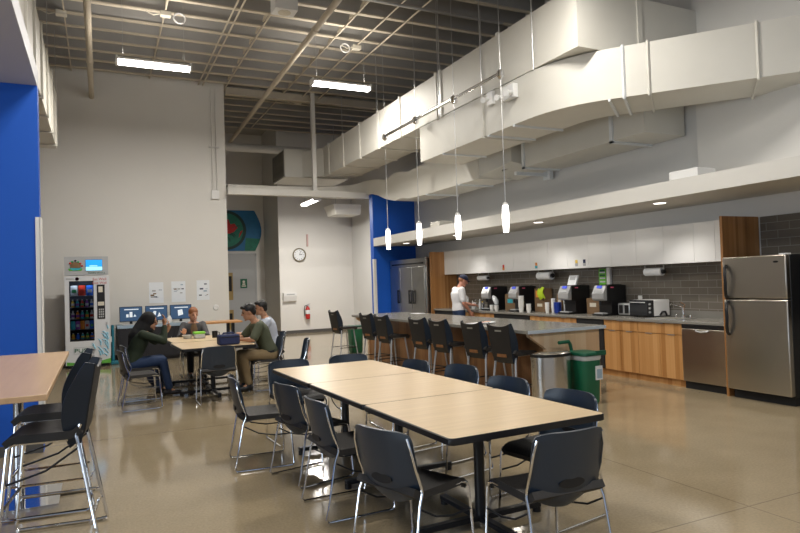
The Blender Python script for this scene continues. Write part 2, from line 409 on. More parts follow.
# door at the end of the recess
d = thing('door_1', 'grey door with two glass lights beside the mural recess', 'door', (4.0, 22.2, 0)); d['kind'] = 'structure'
for k in ('label', 'category'): del d[k]
MB().box(-.12, -.05, 0, .0, 0, 2.72).box(.94, -.05, 0, 1.0, 0, 2.72).box(-.12, -.05, 2.66, 1.0, 0, 2.74).build('door_frame', 'doorgrey', d, smooth=False)
MB().box(0, -.035, .01, .94, 0, 2.66).build('door_leaf', 'doorgrey', d, smooth=False)
for z0, z1 in ((1.14, 2.08), (.12, .80)):
    g = B(.0, -.042, z0, .17, -.034, z1).build('door_glass', 'yellowview', d, smooth=False)
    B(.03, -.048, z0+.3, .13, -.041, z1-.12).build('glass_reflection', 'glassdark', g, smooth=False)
MB().rod((.85, -.035, 1.0), (.85, -.09, 1.0), .012).rod((.85, -.085, 1.0), (.72, -.085, 1.0), .011).build('door_handle', 'steelrod', d)
s = thing('door_sign', 'small dark green square sign on the grey door', 'sign', (4.54, 22.163, 1.695))
B(-.117, -.012, -.16, .117, 0, .16).build('sign_plate', 'signgreen', s, smooth=False)
MB().lathe([(.045, 0), (.045, .004)], n=16).build('sign_figure', 'cream', s); COL.objects[-1].rotation_euler = (PI/2, 0, 0); COL.objects[-1].location = (0, -.012, .06)
B(-.075, -.016, -.11, .075, -.012, -.07).build('sign_lettering', 'cream', s, smooth=False)
B(-.05, -.016, -.045, .05, -.012, .0).build('sign_arrow', 'cream', s, smooth=False)

# ------------------------------------------------------------------ roof structure
GJ = 'roof joists under the deck'
for k in range(34):
    y = 20.0-.612*k
    if y < 0: break
    x0 = -6.9 if y < 15.95 else 2.95
    if k == 0 or x0 != px0:
        j0 = thing('roof_joist', 'cream painted steel roof joist running across under the grey deck', 'roof joist', (0, y, 0), 0, GJ); px0 = x0
        MB().box(x0, -.006, 6.625, XR, .006, 6.93).build('web', 'deck', j0, smooth=False)  # same paint as the flange; darker deck colour paints in the web's shade
        MB().box(x0, -.046, 6.60, XR, .046, 6.625).build('flange', 'joist', j0, smooth=False)
    else: dup(j0, (0, y, 0), 0, j0['label'], GJ)
single('roof_beam', MB().box(2.95, 15.99, 6.42, XR, 16.01, 6.60).box(2.95, 15.92, 6.40, XR, 16.08, 6.425), 'joist', 'deep cream roof beam level with the top of the tall back wall', 'roof beam', smooth=False)
brs = [(1.17, 4.2, 15.9, 'single thin bracing bar left of the first ceiling light'), (2.29, 4.2, 16.2, 'left bar of the close pair of bracing bars under the joists'),
       (2.40, 4.2, 16.2, 'right bar of the close pair of bracing bars under the joists'), (2.95, 4.2, 19.8, 'bracing bar just under the ceiling speaker box'),
       (4.43, 4.2, 19.8, 'bracing bar over the second ceiling light'), (-.475, 4.2, 15.9, 'bracing bar near the left edge of the ceiling, beside a junction box')]
for x, y0, y1, lb in brs:
    mb = MB().box(x-.012, y0, 6.575, x+.012, y1, 6.60)
    single('bracing_bar', mb, 'joist', lb, 'bracing bar', group='bracing bars under the roof', smooth=False)
# short stiffener plates between joists
for xb, nm in ((1.17, 'beside the first light'), (2.92, 'under the speaker box'), (4.43, 'over the second light')):
    for k in range(6, 17):
        y = 20.0-.612*k; dz = random.uniform(-.004, .004)
        mb = MB().hexa([(xb-.015, y+.03, 6.62), (xb+.015, y+.03, 6.62), (xb+.015, y+.40, 6.62), (xb-.015, y+.40, 6.62),
                 (xb-.015, y+.03, 6.80), (xb+.015, y+.03, 6.80), (xb+.015, y+.12, 6.80), (xb-.015, y+.12, 6.80)])
        single('blocking_plate', mb, 'joist', 'short blocking plate between joists in the line ' + nm, 'blocking plate', group='blocking plates ' + nm, smooth=False)
for x0, y0, x1, y1, z, r, lb in ((-.105, 4, -.076, 15.99, 6.05, .055, 'thick cream pipe running to the tall back wall near the left'),
                                 (3.36, 4, 3.74, 20.1, 6.05, .055, 'thick cream pipe running past the corner toward the far recess'),
                                 (5.03, 4, 4.95, 16.2, 6.56, .016, 'thin conduit ending at the coil above the second light'),
                                 (5.40, 4, 5.39, 16.2, 6.54, .018, 'thin conduit right of the coil above the second light')):
    mb = MB().rod((x0, y0, z), (x1, y1, z), r, 12)
    if r > .05:
        for yy in (7.5, 10.5, 13.5): mb.rod((x0+(x1-x0)*(yy-y0)/(y1-y0), yy-.05, z), (x0+(x1-x0)*(yy-y0)/(y1-y0), yy+.05, z), r*1.2, 12)
    single('ceiling_pipe', mb, 'joist', lb, 'pipe')
single('ceiling_pipe', MB().tube([(3.6, 9.66, 6.34), (5.2, 9.66, 6.34), (6.9, 9.66, 6.34)], .028, 8), 'steelrod', 'pale pipe crossing under the joists at the top of the ceiling', 'pipe')
single('ceiling_pipe', MB().rod((2.95, 19.5, 5.86), (7.8, 19.5, 5.86), .13, 16).rod((3.0, 19.42, 5.86), (3.1, 19.42, 5.86), .15, 16), 'white', 'fat white pipe across the far wall high above the recess', 'pipe')
sp = MB().box(5.09, 15.74, 4.02, 5.19, 15.84, 6.60).box(5.05, 15.70, 4.02, 5.23, 15.88, 4.04)
single('hanger_post', sp, 'white', 'white square post between the roof and the header beam', 'post', smooth=False)
bx = thing('ceiling_speaker', 'white speaker box with round grille fixed under the joists', 'speaker', (2.98, 10.55, 6.38))
B(-.20, -.16, -.09, .20, .16, .22).build('housing', 'plasticwhite', bx, bevel=.01)
MB().lathe([(.11, -.1), (.11, -.088)], n=24).build('grille', 'cream', bx)
for (x, y, z, lb) in ((-.52, 12.6, 6.56, 'cream junction box by the left bracing bar'), (.46, 11.3, 6.56, 'cream junction box just above the first ceiling light'),
                      (1.17, 11.9, 6.52, 'cream junction box with coiled cord over the first ceiling light'), (4.95, 12.15, 6.50, 'cream junction box with coiled cord over the second ceiling light'),
                      (4.93, 16.4, 6.5, 'cream junction box beyond the roof beam')):
    t = thing('junction_box', lb, 'junction box', (x, y, z), 0, None)
    B(-.09, -.07, -.04, .09, .07, .04).build('box_body', 'cream', t, bevel=.005)
    MB().tube([(-.09, 0, 0), (-.2, .02, -.03), (-.34, 0, .02)], .01, 6).build('cable', 'cream', t)
    if 'coiled' in lb:
        sgn = 1 if x < 3 else -1
        MB().tube([(sgn*(.24+.10*math.cos(a*2*PI/18)), .02+.004*math.sin(a), -.03+.09*math.sin(a*2*PI/18)) for a in range(18)], .016, 6, closed=True).build('cord_coil', 'plasticwhite', t)

# ------------------------------------------------------------------ lights (fixtures, daylight, added ceiling fill)
def area(name, loc, rot, sx, sy, power, col):
    l = bpy.data.lights.new(name, 'AREA'); l.shape = 'RECTANGLE'; l.size = sx; l.size_y = sy; l.energy = power; l.color = col
    o = bpy.data.objects.new(name, l); COL.objects.link(o); o.location = loc; o.rotation_euler = rot; return o
def tube_light(x, y, z, lb, power, far=False, rotz=0., L=.60, grp=None):
    t = thing('fluorescent_light', lb, 'ceiling light', (x, y, z), rotz, grp)
    MB().prism([(-.05, .05), (.05, .05), (.10, .0), (-.10, .0)], 'x', -L, L).build('reflector', 'plasticwhite', t, smooth=False)
    for s_ in (-1, 1):
        MB().rod((-L+.02, s_*.045, -.03), (L-.02, s_*.045, -.03), .034, 10).build('tube', 'tubefar' if far else 'tube', t)
        MB().box(s_*L-.015, -.11, -.065, s_*L+.015, .11, .055).build('end_cap', 'plasticwhite', t, smooth=False)
        MB().rod((s_*(L-.1), 0, .05), (s_*(L-.1), 0, 6.6-z if not far else .4), .004, 6).build('suspension_wire', 'steelrod', t)
    l = area('tube_lamp', (0, 0, -.075), (0, 0, 0), 2*L-.1, .16, power, (1., .95, .87)); l.parent = t
    if not far:
        l = area('ceiling_fill', (0, 0, .12), (PI, 0, 0), 2*L-.1, .16, power*.18, (1., .93, .84)); l.parent = t  # extra upward lamp added only to brighten the ceiling and joists
    return t
WARM = (1., .95, .88)
tube_light(.94, 11.63, 5.50, 'lit fluorescent fixture nearer the left, in front of the tall back wall', 130)
tube_light(4.39, 11.63, 5.50, 'lit fluorescent fixture nearer the middle, left of the long duct', 130)
tube_light(5.55, 17.5, 3.98, 'lit fluorescent strip seen under the header beam', 150, True, PI/2, .62)
for i, (x, y) in enumerate(((.94, 5.5), (4.39, 5.5), (.94, -.6), (4.39, -.6))):   # the same fixtures continue over the viewer
    tube_light(x, y, 5.50, 'lit fluorescent fixture over the front tables, %s' % ('left, ahead', 'right, ahead', 'left, behind the viewer', 'right, behind the viewer')[i], 105)
area('window_daylight', (1.6, -5.6, 2.4), (PI/2, 0, PI), 7., 3.2, 1500, (.70, .84, 1.))
area('window_daylight_side', (-6.6, 1.0, 2.0), (PI/2, 0, -PI/2), 6., 2.6, 200, (.72, .85, 1.))

# pendants on their rail
rail = thing('pendant_rail', 'chrome rail hung over the island carrying the four pendants', 'light rail', (5.4, 0, 4.6))
MB().rod((0, 7.68, 0), (0, 11.80, 0), .030, 12).build('rail_bar', 'chrome', rail)
PY = (7.66, 9.02, 10.43, 11.83)
for y in PY:
    MB().lathe([(.03, .05), (.055, .03), (.062, -.05), (.03, -.09)], 0, y, 14).build('rail_socket', 'chrome', rail)
    MB().rod((0, y, .05), (0, y, 2.0), .005, 6).build('suspension_wire', 'steelrod', rail)
for i, y in enumerate(PY):
    p = thing('pendant_lamp', ('slim lit white pendant nearest the viewer, furthest right of the four', 'slim lit white pendant second from the right over the island',
              'slim lit white pendant third from the right over the island', 'slim lit white pendant furthest left, in front of the blue wall')[i], 'pendant lamp', (5.4, y, 2.25), 0, 'pendants over the island')
    MB().lathe([(.038, .0), (.043, .05), (.054, .22), (.048, .33), (.042, .395)], n=18).build('glass_shade', 'pendant', p)
    MB().lathe([(.044, .395), (.044, .42), (.014, .44)], n=14).build('shade_cap', 'plasticwhite', p)
    MB().rod((0, 0, .43), (0, 0, .93), .009, 8).build('stem', 'steelrod', p)
    MB().rod((0, 0, .9), (0, 0, 2.30), .005, 6).build('cord', 'steelrod', p)
    l = bpy.data.lights.new('pendant_bulb', 'POINT'); l.energy = 7; l.color = (1., .92, .8); l.shadow_soft_size = .06
    o = bpy.data.objects.new('pendant_bulb', l); COL.objects.link(o); o.parent = p; o.location = (0, 0, -.1)
for i, y in enumerate((3.9, 6.24, 8.89, 11.68, 14.15)):
    t = thing('downlight', ('round recessed downlight above the refrigerator end', 'round recessed downlight right of the white box on the soffit', 'round recessed downlight above the third coffee machine',
              'round recessed downlight above the man in the cap', 'round recessed downlight near the steel cooler')[i], 'downlight', (6.95, y, 2.535), 0, 'downlights in the kitchen soffit')
    MB().lathe([(.075, .0), (.095, -.004), (.10, .003)], n=24).build('trim_ring', 'plasticwhite', t)
    MB().lathe([(.001, -.006), (.078, -.006), (.078, .0)], n=24).build('lens', 'down', t)
    l = bpy.data.lights.new('downlight_bulb', 'SPOT'); l.energy = 40; l.color = WARM; l.spot_size = 1.9; l.spot_blend = .7; l.shadow_soft_size = .06
    o = bpy.data.objects.new('downlight_bulb', l); COL.objects.link(o); o.parent = t; o.location = (0, 0, -.03)

# ------------------------------------------------------------------ ducts
def strap_box(mb, x0, x1, y, z0, z1, t=.02, w=.05):
    mb.box(x0-t, y-w/2, z0-t, x0, y+w/2, z1+t).box(x1, y-w/2, z0-t, x1+t, y+w/2, z1+t).box(x0, y-w/2, z0-t, x1, y+w/2, z0).box(x0, y-w/2, z1, x1, y+w/2, z1+t)
A = thing('upper_duct', 'long cream painted duct high over the island, turning into the right wall', 'air duct', (5.58, 6.2, 4.51))
MB().prism([(0, 0), (2.24, 0), (2.24, .95), (.92, .95), (.92, 10.1), (0, 10.1)], 'z', 0, .80).build('duct_body', 'duct', A, smooth=False)
for y in (1.75, 3.55, 3.72, 5.25, 6.35, 7.45, 8.55, 9.65):
    f = MB(); strap_box(f, 0, .92, y, 0, .80, .025, .07); f.build('duct_flange', 'duct', A, smooth=False)
MB().box(1.04, -.02, -.01, 1.12, 0, 2.4).build('wall_strut', 'duct', A, smooth=False)
for y in (.9, 3.62, 6.35, 8.55):
    for x in (-.015, .935): MB().rod((x, y, -.02), (x, y, 2.1), .008, 6).build('hanger_rod', 'steelrod', A)
MB().hexa([(-.02, 10.1, .02), (.92, 10.1, .02), (.92, 10.6, .1), (-.45, 10.6, .05), (-.02, 10.1, .78), (.92, 10.1, .78), (.92, 10.6, .74), (-.45, 10.6, .74)]).build('duct_transition', 'duct', A, smooth=False)
MB().box(-.95, 10.6, .03, .9, 11.9, .80).build('duct_end_box', 'duct', A, smooth=False)
lv = MB().box(-.965, 10.66, .07, -.95, 11.84, .76)
for k in range(9): lv.box(-.98, 10.68, .09+k*.073, -.962, 11.82, .115+k*.073)
lv.build('louvre_grille', 'louvre', A, smooth=False)

def sweep(path, w, z0s, z1s):
    """rectangular duct swept along a plan path, returns MB"""
    mb = MB(); rs = []; n = len(path)
    for i in range(n):
        a = Vector(path[max(i-1, 0)]); b = Vector(path[min(i+1, n-1)]); t = (b-a).normalized(); nx = Vector((-t.y, t.x))
        ww = w[i] if isinstance(w, (list, tuple)) else w
        p = Vector(path[i]); l = p+nx*ww/2; r = p-nx*ww/2
        z0 = z0s[i] if isinstance(z0s, (list, tuple)) else z0s; z1 = z1s[i] if isinstance(z1s, (list, tuple)) else z1s
        rs.append([(l.x, l.y, z0), (r.x, r.y, z0), (r.x, r.y, z1), (l.x, l.y, z1)])
    return mb.rings(rs)
# duct B: runs under A then bends to the right wall
Bd = thing('lower_duct', 'wide cream duct below the upper duct, curving toward the right wall', 'air duct', (0, 0, 0))
dirv = Vector((.635, -.772)); nl = Vector((-dirv.y, dirv.x))
c0 = Vector((6.03, 10.62)); c1 = Vector((6.03, 7.25))
pth = [c0, Vector((6.03, 9.4)), Vector((6.03, 8.2)), c1]
ang0 = -PI/2; ang1 = math.atan2(dirv.y, dirv.x); R = 1.35; cc = c1+Vector((R, 0))
for k in range(1, 9):
    th = PI+(ang1-ang0)*k/8
    pth.append(cc+Vector((math.cos(th), math.sin(th)))*R)
e0 = pth[-1]
for L in (.35, 1.6, 2.7): pth.append(e0+dirv*L)
z1s = [4.52]*len(pth)
sweep(pth, .90, 3.84, 4.495).build('duct_body', 'duct', Bd, ang=20)
def strapB(p, t, w=.92, full=True, mat='ductgrey'):
    nx = Vector((-t.y, t.x)); mb = MB()
    l = p+nx*w/2; r = p-nx*w/2
    def bar(a, b): mb.bar(a, b, .03, .03)
    bar((l.x, l.y, 3.825), (r.x, r.y, 3.825))
    if full:
        bar((l.x, l.y, 3.82), (l.x, l.y, 4.51)); bar((r.x, r.y, 3.82), (r.x, r.y, 4.51))
    return mb.build('duct_strap', mat, Bd, smooth=False)
dn = Vector((0, -1))
for y, fu, mt in ((9.75, False, 'ductgrey'), (8.42, True, 'duct'), (8.30, False, 'ductgrey'), (7.62, False, 'ductgrey')): strapB(Vector((6.03, y)), dn, full=fu, mat=mt)
strapB(pth[-4], (pth[-3]-pth[-5]).normalized(), full=False)
for L, mt in ((.18, 'ductgrey'), (.48, 'duct'), (1.68, 'duct')): strapB(e0+dirv*L, dirv, mat=mt)
for (x, y) in ((5.56, 9.75), (6.5, 9.75), (5.56, 8.42)): MB().rod((x, y, 4.5), (x, y, 4.53 if x > 5.57 else 6.6), .009, 6).build('hanger_rod', 'steelrod', Bd)
# duct C with transition and duct E
Cd = thing('side_duct', 'cream box duct along the right wall beneath the curved duct', 'air duct', (7.0, 6.5, 3.58))
MB().box(0, 0, 0, .81, 2.85, .62).build('duct_body', 'duct', Cd, smooth=False)
for y in (.62, 2.80):
    f = MB(); f.box(-.03, y-.03, -.03, 0, y+.03, .62).box(-.03, y-.03, -.03, .81, y+.03, 0); f.build('duct_strap', 'ductgrey', Cd, smooth=False)
MB().box(-.02, 3.02, -.10, .75, 3.08, -.04).box(.70, 2.95, -.16, .78, 3.15, .0).build('support_angle', 'ductgrey', Cd, smooth=False)
MB().tube([(-.12, 3.3, .5), (-.13, 3.32, .2), (-.05, 3.4, .05), (.1, 3.3, .12), (.15, 3.2, .3)], .03, 8).build('cable_loop', 'louvre', Cd)
MB().hexa([(-.1, 3.05, .15), (.75, 3.05, .0), (.55, 3.75, -.06), (-.4, 3.75, -.06), (-.1, 3.05, .62), (.75, 3.05, .62), (.55, 3.75, .62), (-.4, 3.75, .62)]).build('duct_transition', 'duct', Cd, smooth=False)
Ed = thing('rear_duct', 'insulated cream duct with a rippled face passing above the blue wall', 'air duct', (0, 0, 0))
pe = [(6.98, 10.2), (6.98, 11.2), (6.98, 12.4), (6.98, 13.2), (6.98, 13.6), (6.98, 14.0), (6.98, 14.5), (6.98, 15.0), (6.97, 15.5), (6.9, 15.95), (6.7, 16.3), (6.3, 16.5), (5.5, 16.55), (4.5, 16.55), (3.0, 16.55)]
zb = [3.50, 3.50, 3.50, 3.52, 3.58, 3.57, 3.68, 3.84, 3.95, 3.96, 3.97, 3.98, 3.99, 4.0, 4.0]
zt = [4.20, 4.20, 4.20, 4.15, 4.22, 4.24, 4.16, 4.26, 4.32, 4.34, 4.30, 4.27, 4.22, 4.20, 4.20]
wd = [.76, .76, .76, .78, .80, .76, .8, .78, .76, .74, .7, .6, .5, .5, .5]
sweep([Vector(p) for p in pe], wd, zb, zt).build('duct_body', 'duct', Ed, ang=40)
for y in (10.9, 12.3):
    f = MB(); f.box(6.57, y-.03, 3.47, 7.4, y+.03, 3.5); f.build('duct_strap', 'ductgrey', Ed, smooth=False)
# left duct
Ld = thing('left_duct', 'cream flanged duct high on the left beside the white canopy', 'air duct', (-1.74, 2.0, 4.40))
MB().box(0, 0, 0, 1.04, 12.0, 1.05).build('duct_body', 'duct', Ld, smooth=False)
for y in (5.0, 6.1, 7.2, 8.3, 9.4, 10.5, 11.6):
    f = MB(); strap_box(f, 0, 1.04, y, 0, 1.05, .03, .06); f.build('duct_flange', 'duct', Ld, smooth=False)
for y in (5.0, 7.2, 9.4, 11.6): MB().rod((1.06, y, 0), (1.06, y, 2.2), .008, 6).build('hanger_rod', 'steelrod', Ld)
# far small duct box under the beam
fb = thing('recess_duct', 'small cream duct box under the header beam near the blue wall', 'air duct', (6.62, 18.3, 3.72))
MB().hexa([(0, 0, 0), (.8, 0, 0), (.8, .8, 0), (0, .8, 0), (-.12, -.1, .3), (.8, -.1, .3), (.8, .8, .3), (-.12, .8, .3)]).build('duct_body', 'duct', fb, smooth=False)
MB().rod((.1, .3, .3), (.1, .3, 2.88), .01, 6).build('hanger_rod', 'steelrod', fb)
# things on the ducts and the walls
for (y, z, lb) in ((7.62, 4.26, 'white twin-head emergency light on the curved duct, nearer the viewer'), (8.15, 4.32, 'smaller white emergency light on the duct behind the twin-head one')):
    t = thing('emergency_light', lb, 'emergency light', (5.575, y, z), 0)
    k = 1. if y < 8 else .6
    B(-.09*k, -.14*k, -.05, 0, .14*k, .16).build('housing', 'plasticwhite', t, bevel=.01)
    for s_ in ((-.13, .12) if k == 1 else (-.05,)):
        MB().tube([(-.10, s_, .02), (-.14, s_, .01), (-.24, s_-.05, -.02)], [.02, .03, .045], 10).build('lamp_head', 'plasticwhite', t)
sb = MB().box(6.62, 5.35, 2.752, 6.95, 5.78, 2.86)
single('soffit_box', sb, 'plasticwhite', 'white box standing on top of the kitchen soffit', 'box', smooth=False, bevel=.01)
sb = MB().box(6.62, 11.85, 2.752, 6.95, 12.25, 2.86)
single('soffit_box', sb, 'duct', 'small cream box on the soffit between the two left pendants', 'box', smooth=False, bevel=.01)
el = thing('electrical_box', 'small white wall box at the foot of conduits on the tall back wall', 'electrical box', (2.63, 15.995, 3.86))
B(-.09, -.07, -.10, .09, 0, .12).build('housing', 'plasticwhite', el, bevel=.01)
for x in (-.05, .05): MB().rod((x, -.03, .12), (x, -.03, 2.66), .012, 8).build('conduit', 'wall', el)
MB().box(-.12, -.05, 1.18, .12, 0, 1.21).build('conduit_clamp', 'wallgrey', el, smooth=False)
single('thermostat', MB().lathe([(.001, .03), (.055, .03), (.07, .015), (.07, 0)], n=24), 'plasticwhite', 'round white thermostat on the back wall right of the posters', 'thermostat', (2.585, 16.0, 1.09)).rotation_euler = (PI/2, 0, 0)

# clock, sign strip, dispenser, extinguisher on far wall
c = thing('analog_clock', 'round wall clock with a brassy rim on the far wall', 'clock', (5.97, 20.2, 2.57)); c.rotation_euler = (PI/2, 0, 0)
MB().lathe([(.185, 0), (.225, .02), (.225, .05), (.20, .065), (.185, .045)], n=40, cap=False).build('rim', 'clockrim', c)
MB().lathe([(.001, .035), (.19, .035), (.19, .03)], n=40).build('dial', 'paper', c)
mk_ = MB()
for k in range(12):
    a = k*PI/6; p = Vector((math.sin(a), math.cos(a), 0)); mk_.bar(p*.135+Vector((0, 0, .038)), p*.165+Vector((0, 0, .038)), .012, .004)
mk_.build('hour_marks', 'black', c)
MB().bar((0, 0, .042), (.095, .02, .042), .016, .004).build('hour_hand', 'black', c)
MB().bar((0, 0, .046), (.05, .13, .046), .010, .004).build('minute_hand', 'black', c)
single('hanging_sign', B(-.022, -.06, -.2, .022, 0, .2), 'palepink', 'narrow pinkish vertical sign strip above the wall clock', 'sign', (6.255, 20.2, 3.05), smooth=False)
h = thing('hand_dispenser', 'white dispenser box on the far wall left of the extinguisher', 'dispenser', (5.60, 20.2, 1.20))
MB().prism([(-.15, .13), (0, .13), (0, -.14), (-.10, -.14), (-.15, .03)], 'x', -.22, .22).build('housing', 'plasticwhite', h, smooth=False)
MB().box(-.12, -.156, .07, .14, -.148, .10).build('label_strip', 'vendgrey', h, smooth=False)
f = thing('fire_extinguisher', 'red fire extinguisher hung on the far wall', 'fire extinguisher', (6.18, 20.10, .45))
MB().lathe([(.05, 0), (.075, .02), (.078, .30), (.06, .37), (.03, .40), (.03, .43)], n=20).build('cylinder_body', 'red', f)
MB().box(-.02, -.02, .43, .02, .02, .47).bar((-.02, 0, .47), (.09, 0, .50), .025, .015).build('valve', 'steelrod', f)
MB().tube([(0, 0, .45), (-.09, 0, .44), (-.115, 0, .3), (-.10, 0, .12)], .013, 8).build('hose', 'black', f)
MB().lathe([(.0795, .17), (.0795, .30)], n=20).build('paper_label', 'paper', f)
MB().box(-.03, .075, .1, .03, .1, .45).build('wall_bracket', 'steelrod', f, smooth=False)

# mural
mu = thing('mural', 'blue and green painted board with a red shape inside a green ring', 'painting', (4.05, 22.195, 2.83))
poly = [(-.75, 0), (.92, 0)]+[(.92+.235*math.sin(PI*k/10), 1.41*k/10) for k in range(1, 10)]+[(.92, 1.41), (-.75, 1.41)]
MB().prism(poly, 'y', -.04, 0).build('board', 'muralblue', mu, smooth=False)
MB().prism([(.55, .0), (.92, 0)]+[(.92+.235*math.sin(PI*k/10), 1.41*k/10) for k in range(1, 4)]+[(.6, .45)], 'y', -.046, -.04).build('green_field', 'muralgreen', mu, smooth=False)
cx_, cz_, ro = -.08, .72, .70
MB().prism([(cx_+ro*math.cos(2*PI*k/40), cz_+ro*.98*math.sin(2*PI*k/40)) for k in range(40)], 'y', -.05, -.041).build('green_disc', 'muralgreen', mu, smooth=False)
MB().rings([[(cx_+r*math.cos(2*PI*k/40), y, cz_+r*.98*math.sin(2*PI*k/40)) for r, y in ((.70, -.05), (.70, -.056), (.60, -.056), (.60, -.05))] for k in range(40)], closed=True).build('dark_ring', 'muraldark', mu)
random.seed(3)
st = MB()
for k in range(16):
    a = random.uniform(0, 2*PI); r = random.uniform(.15, .5); x = cx_+r*math.cos(a); z = cz_+r*math.sin(a)
    st.tube([(x+.12*math.cos(a+1.2+q*.4), -.052, z+.12*math.sin(a+1.2+q*.4)) for q in range(5)], .014, 5)
st.build('brush_swirls', 'muraldark', mu)
MB().prism([(-.3, .62), (.05, .60), (.20, .66), (.32, .80), (.22, .95), (.08, .92), (.02, 1.08), (-.12, 1.12), (-.3, 1.0)], 'y', -.06, -.05).build('red_shape', 'muralred', mu, smooth=False)
MB().prism([(.36, .45), (.46, .62), (.50, .72), (.42, .68), (.38, .58)], 'y', -.06, -.05).build('red_leaf', 'muralred', mu, smooth=False)

# posters on the back wall
for i, (x0, z0, x1, z1, lb) in enumerate(((1.06, 1.26, 1.38, 1.75, 'left poster'), (1.56, 1.265, 1.88, 1.76, 'middle poster'), (2.14, 1.29, 2.44, 1.77, 'right poster'))):
    t = thing('poster', 'glossy white sheet with small coloured pictures, %s of the three on the back wall' % ('leftmost', 'middle', 'rightmost')[i], 'poster', ((x0+x1)/2, 16, z0), 0, 'posters on the back wall')
    w_ = (x1-x0)/2; h_ = z1-z0
    B(-w_, -.006, 0, w_, 0, h_).build('sheet', 'papershiny', t, smooth=False)
    random.seed(20+i)
    for k in range(8):
        x = random.uniform(-w_*.7, w_*.7); z = random.uniform(.08, h_-.08); r = random.uniform(.012, .03)
        MB().box(x-r*1.4, -.009, z-r*.6, x+r*1.4, -.006, z+r*.6).build('printed_picture', random.choice(['printpale', 'printpale', 'vendgrey', 'card', 'lightblue', 'navy']), t, smooth=False)

# ------------------------------------------------------------------ kitchen
KX = 7.20
def yl(px_y): return px_y
# refrigerator
fr = thing('refrigerator', 'stainless top-freezer refrigerator with black sides at the right end', 'refrigerator', (7.10, 4.6, 0))
B(.04, 0, .10, .725, .81, 1.745).build('cabinet', 'black', fr, bevel=.008)
B(.06, .02, 0, .72, .79, .10).build('plinth_grille', 'blackmatte', fr, smooth=False)
dt = B(-.035, .0, 1.237, .04, .81, 1.745).build('freezer_door', 'stainless', fr, bevel=.012)
db = B(-.035, .0, .115, .04, .81, 1.222).build('fridge_door', 'stainless', fr, bevel=.012)
def loop_handle(y, z0, z1):
    return MB().tube([(-.035, y, z0), (-.075, y-.008, z0+.03), (-.098, y-.02, z0*.75+z1*.25), (-.10, y-.026, (z0+z1)/2), (-.098, y-.02, z0*.25+z1*.75), (-.075, y-.008, z1-.03), (-.035, y, z1)], [.022, .020, .019, .019, .019, .020, .022], 10)
loop_handle(.755, 1.245, 1.64).build('door_handle', 'black', dt); loop_handle(.755, .79, 1.20).build('door_handle', 'black', db)
MB().lathe([(.001, 0), (.03, 0), (.034, .004)], n=18).build('badge', 'black', dt); COL.objects[-1].rotation_euler = (0, -PI/2, 0); COL.objects[-1].location = (-.036, .115, 1.665); COL.objects[-1].scale = (.35, 1, 1)
for z in (1.745,): MB().box(.0, .02, z, .10, .10, z+.018).build('hinge_cover', 'plasticwhite', fr, smooth=False)
# gable panels
single('wood_gable_panel', B(7.13, 5.44, 0, XR-.014, 5.475, 2.275), 'woodpanel', 'tall striped wood panel rising behind the refrigerator', 'wood panel', smooth=False)
single('wood_gable_panel', B(7.13, 13.24, 0, XR-.014, 13.29, 2.26), 'woodpanel', 'tall striped wood panel left of the man, beside the steel cooler', 'wood panel', smooth=False)
# dishwasher
dw = thing('dishwasher', 'stainless dishwasher with a dark control strip left of the refrigerator', 'dishwasher', (7.17, 5.485, 0))
B(.03, 0, .10, .60, .675, .87).build('tub', 'blackmatte', dw, smooth=False)
B(-.01, .008, .105, .03, .667, .815).build('door', 'stainless', dw, bevel=.006)
B(-.005, .008, .82, .03, .667, .872).build('control_strip', 'black', dw, smooth=False)
MB().tube([(-.012, .24, .80), (-.04, .26, .79), (-.045, .337, .78), (-.04, .41, .79), (-.012, .43, .80)], .012, 8).build('pull_handle', 'silver', dw)
B(.04, .0, 0, .1, .675, .10).build('toe_plate', 'blackmatte', dw, smooth=False)
# base cabinets
def base_cab(y0, y1, ndr, ndoor, label, drawer=True):
    t = thing('base_cabinet', label, 'cabinet', (KX, y0, 0), 0, 'wood base cabinets along the kitchen wall')
    L = y1-y0
    B(.02, .001, .09, .62, L-.001, .874).build('carcass', 'woodpanel', t, smooth=False)
    B(.045, 0, 0, .62, L, .10).build('toe_kick', 'woodfront', t, smooth=False)
    zt_ = .868; zd = .715 if drawer else .868
    if drawer:
        for k in range(ndr):
            a, b = k*L/ndr, (k+1)*L/ndr
            o = B(0, a+.003, zd+.004, .02, b-.003, zt_).build('drawer', 'woodfront', t, smooth=False)
            MB().box(-.012, (a+b)/2-.06, zt_-.006, .0, (a+b)/2+.06, zt_+.003).build('pull', 'silver', o, smooth=False)
    for k in range(ndoor):
        a, b = k*L/ndoor, (k+1)*L/ndoor
        o = B(0, a+.003, .10, .02, b-.003, zd-.004).build('door', 'woodfront', t, smooth=False)
        MB().box(-.010, (a+b)/2-.06, zd-.008, .0, (a+b)/2+.06, zd).build('pull', 'silver', o, smooth=False)
    return t
base_cab(6.165, 6.962, 1, 2, 'orange wood sink cabinet next to the dishwasher')
base_cab(6.965, 7.662, 1, 2, 'orange wood cabinet between the sink cabinet and the dark built-in appliance')
base_cab(8.30, 9.56, 2, 3, 'orange wood cabinet run below the third coffee machine')
base_cab(10.75, 12.28, 2, 3, 'orange wood cabinet just right of the man in the cap')
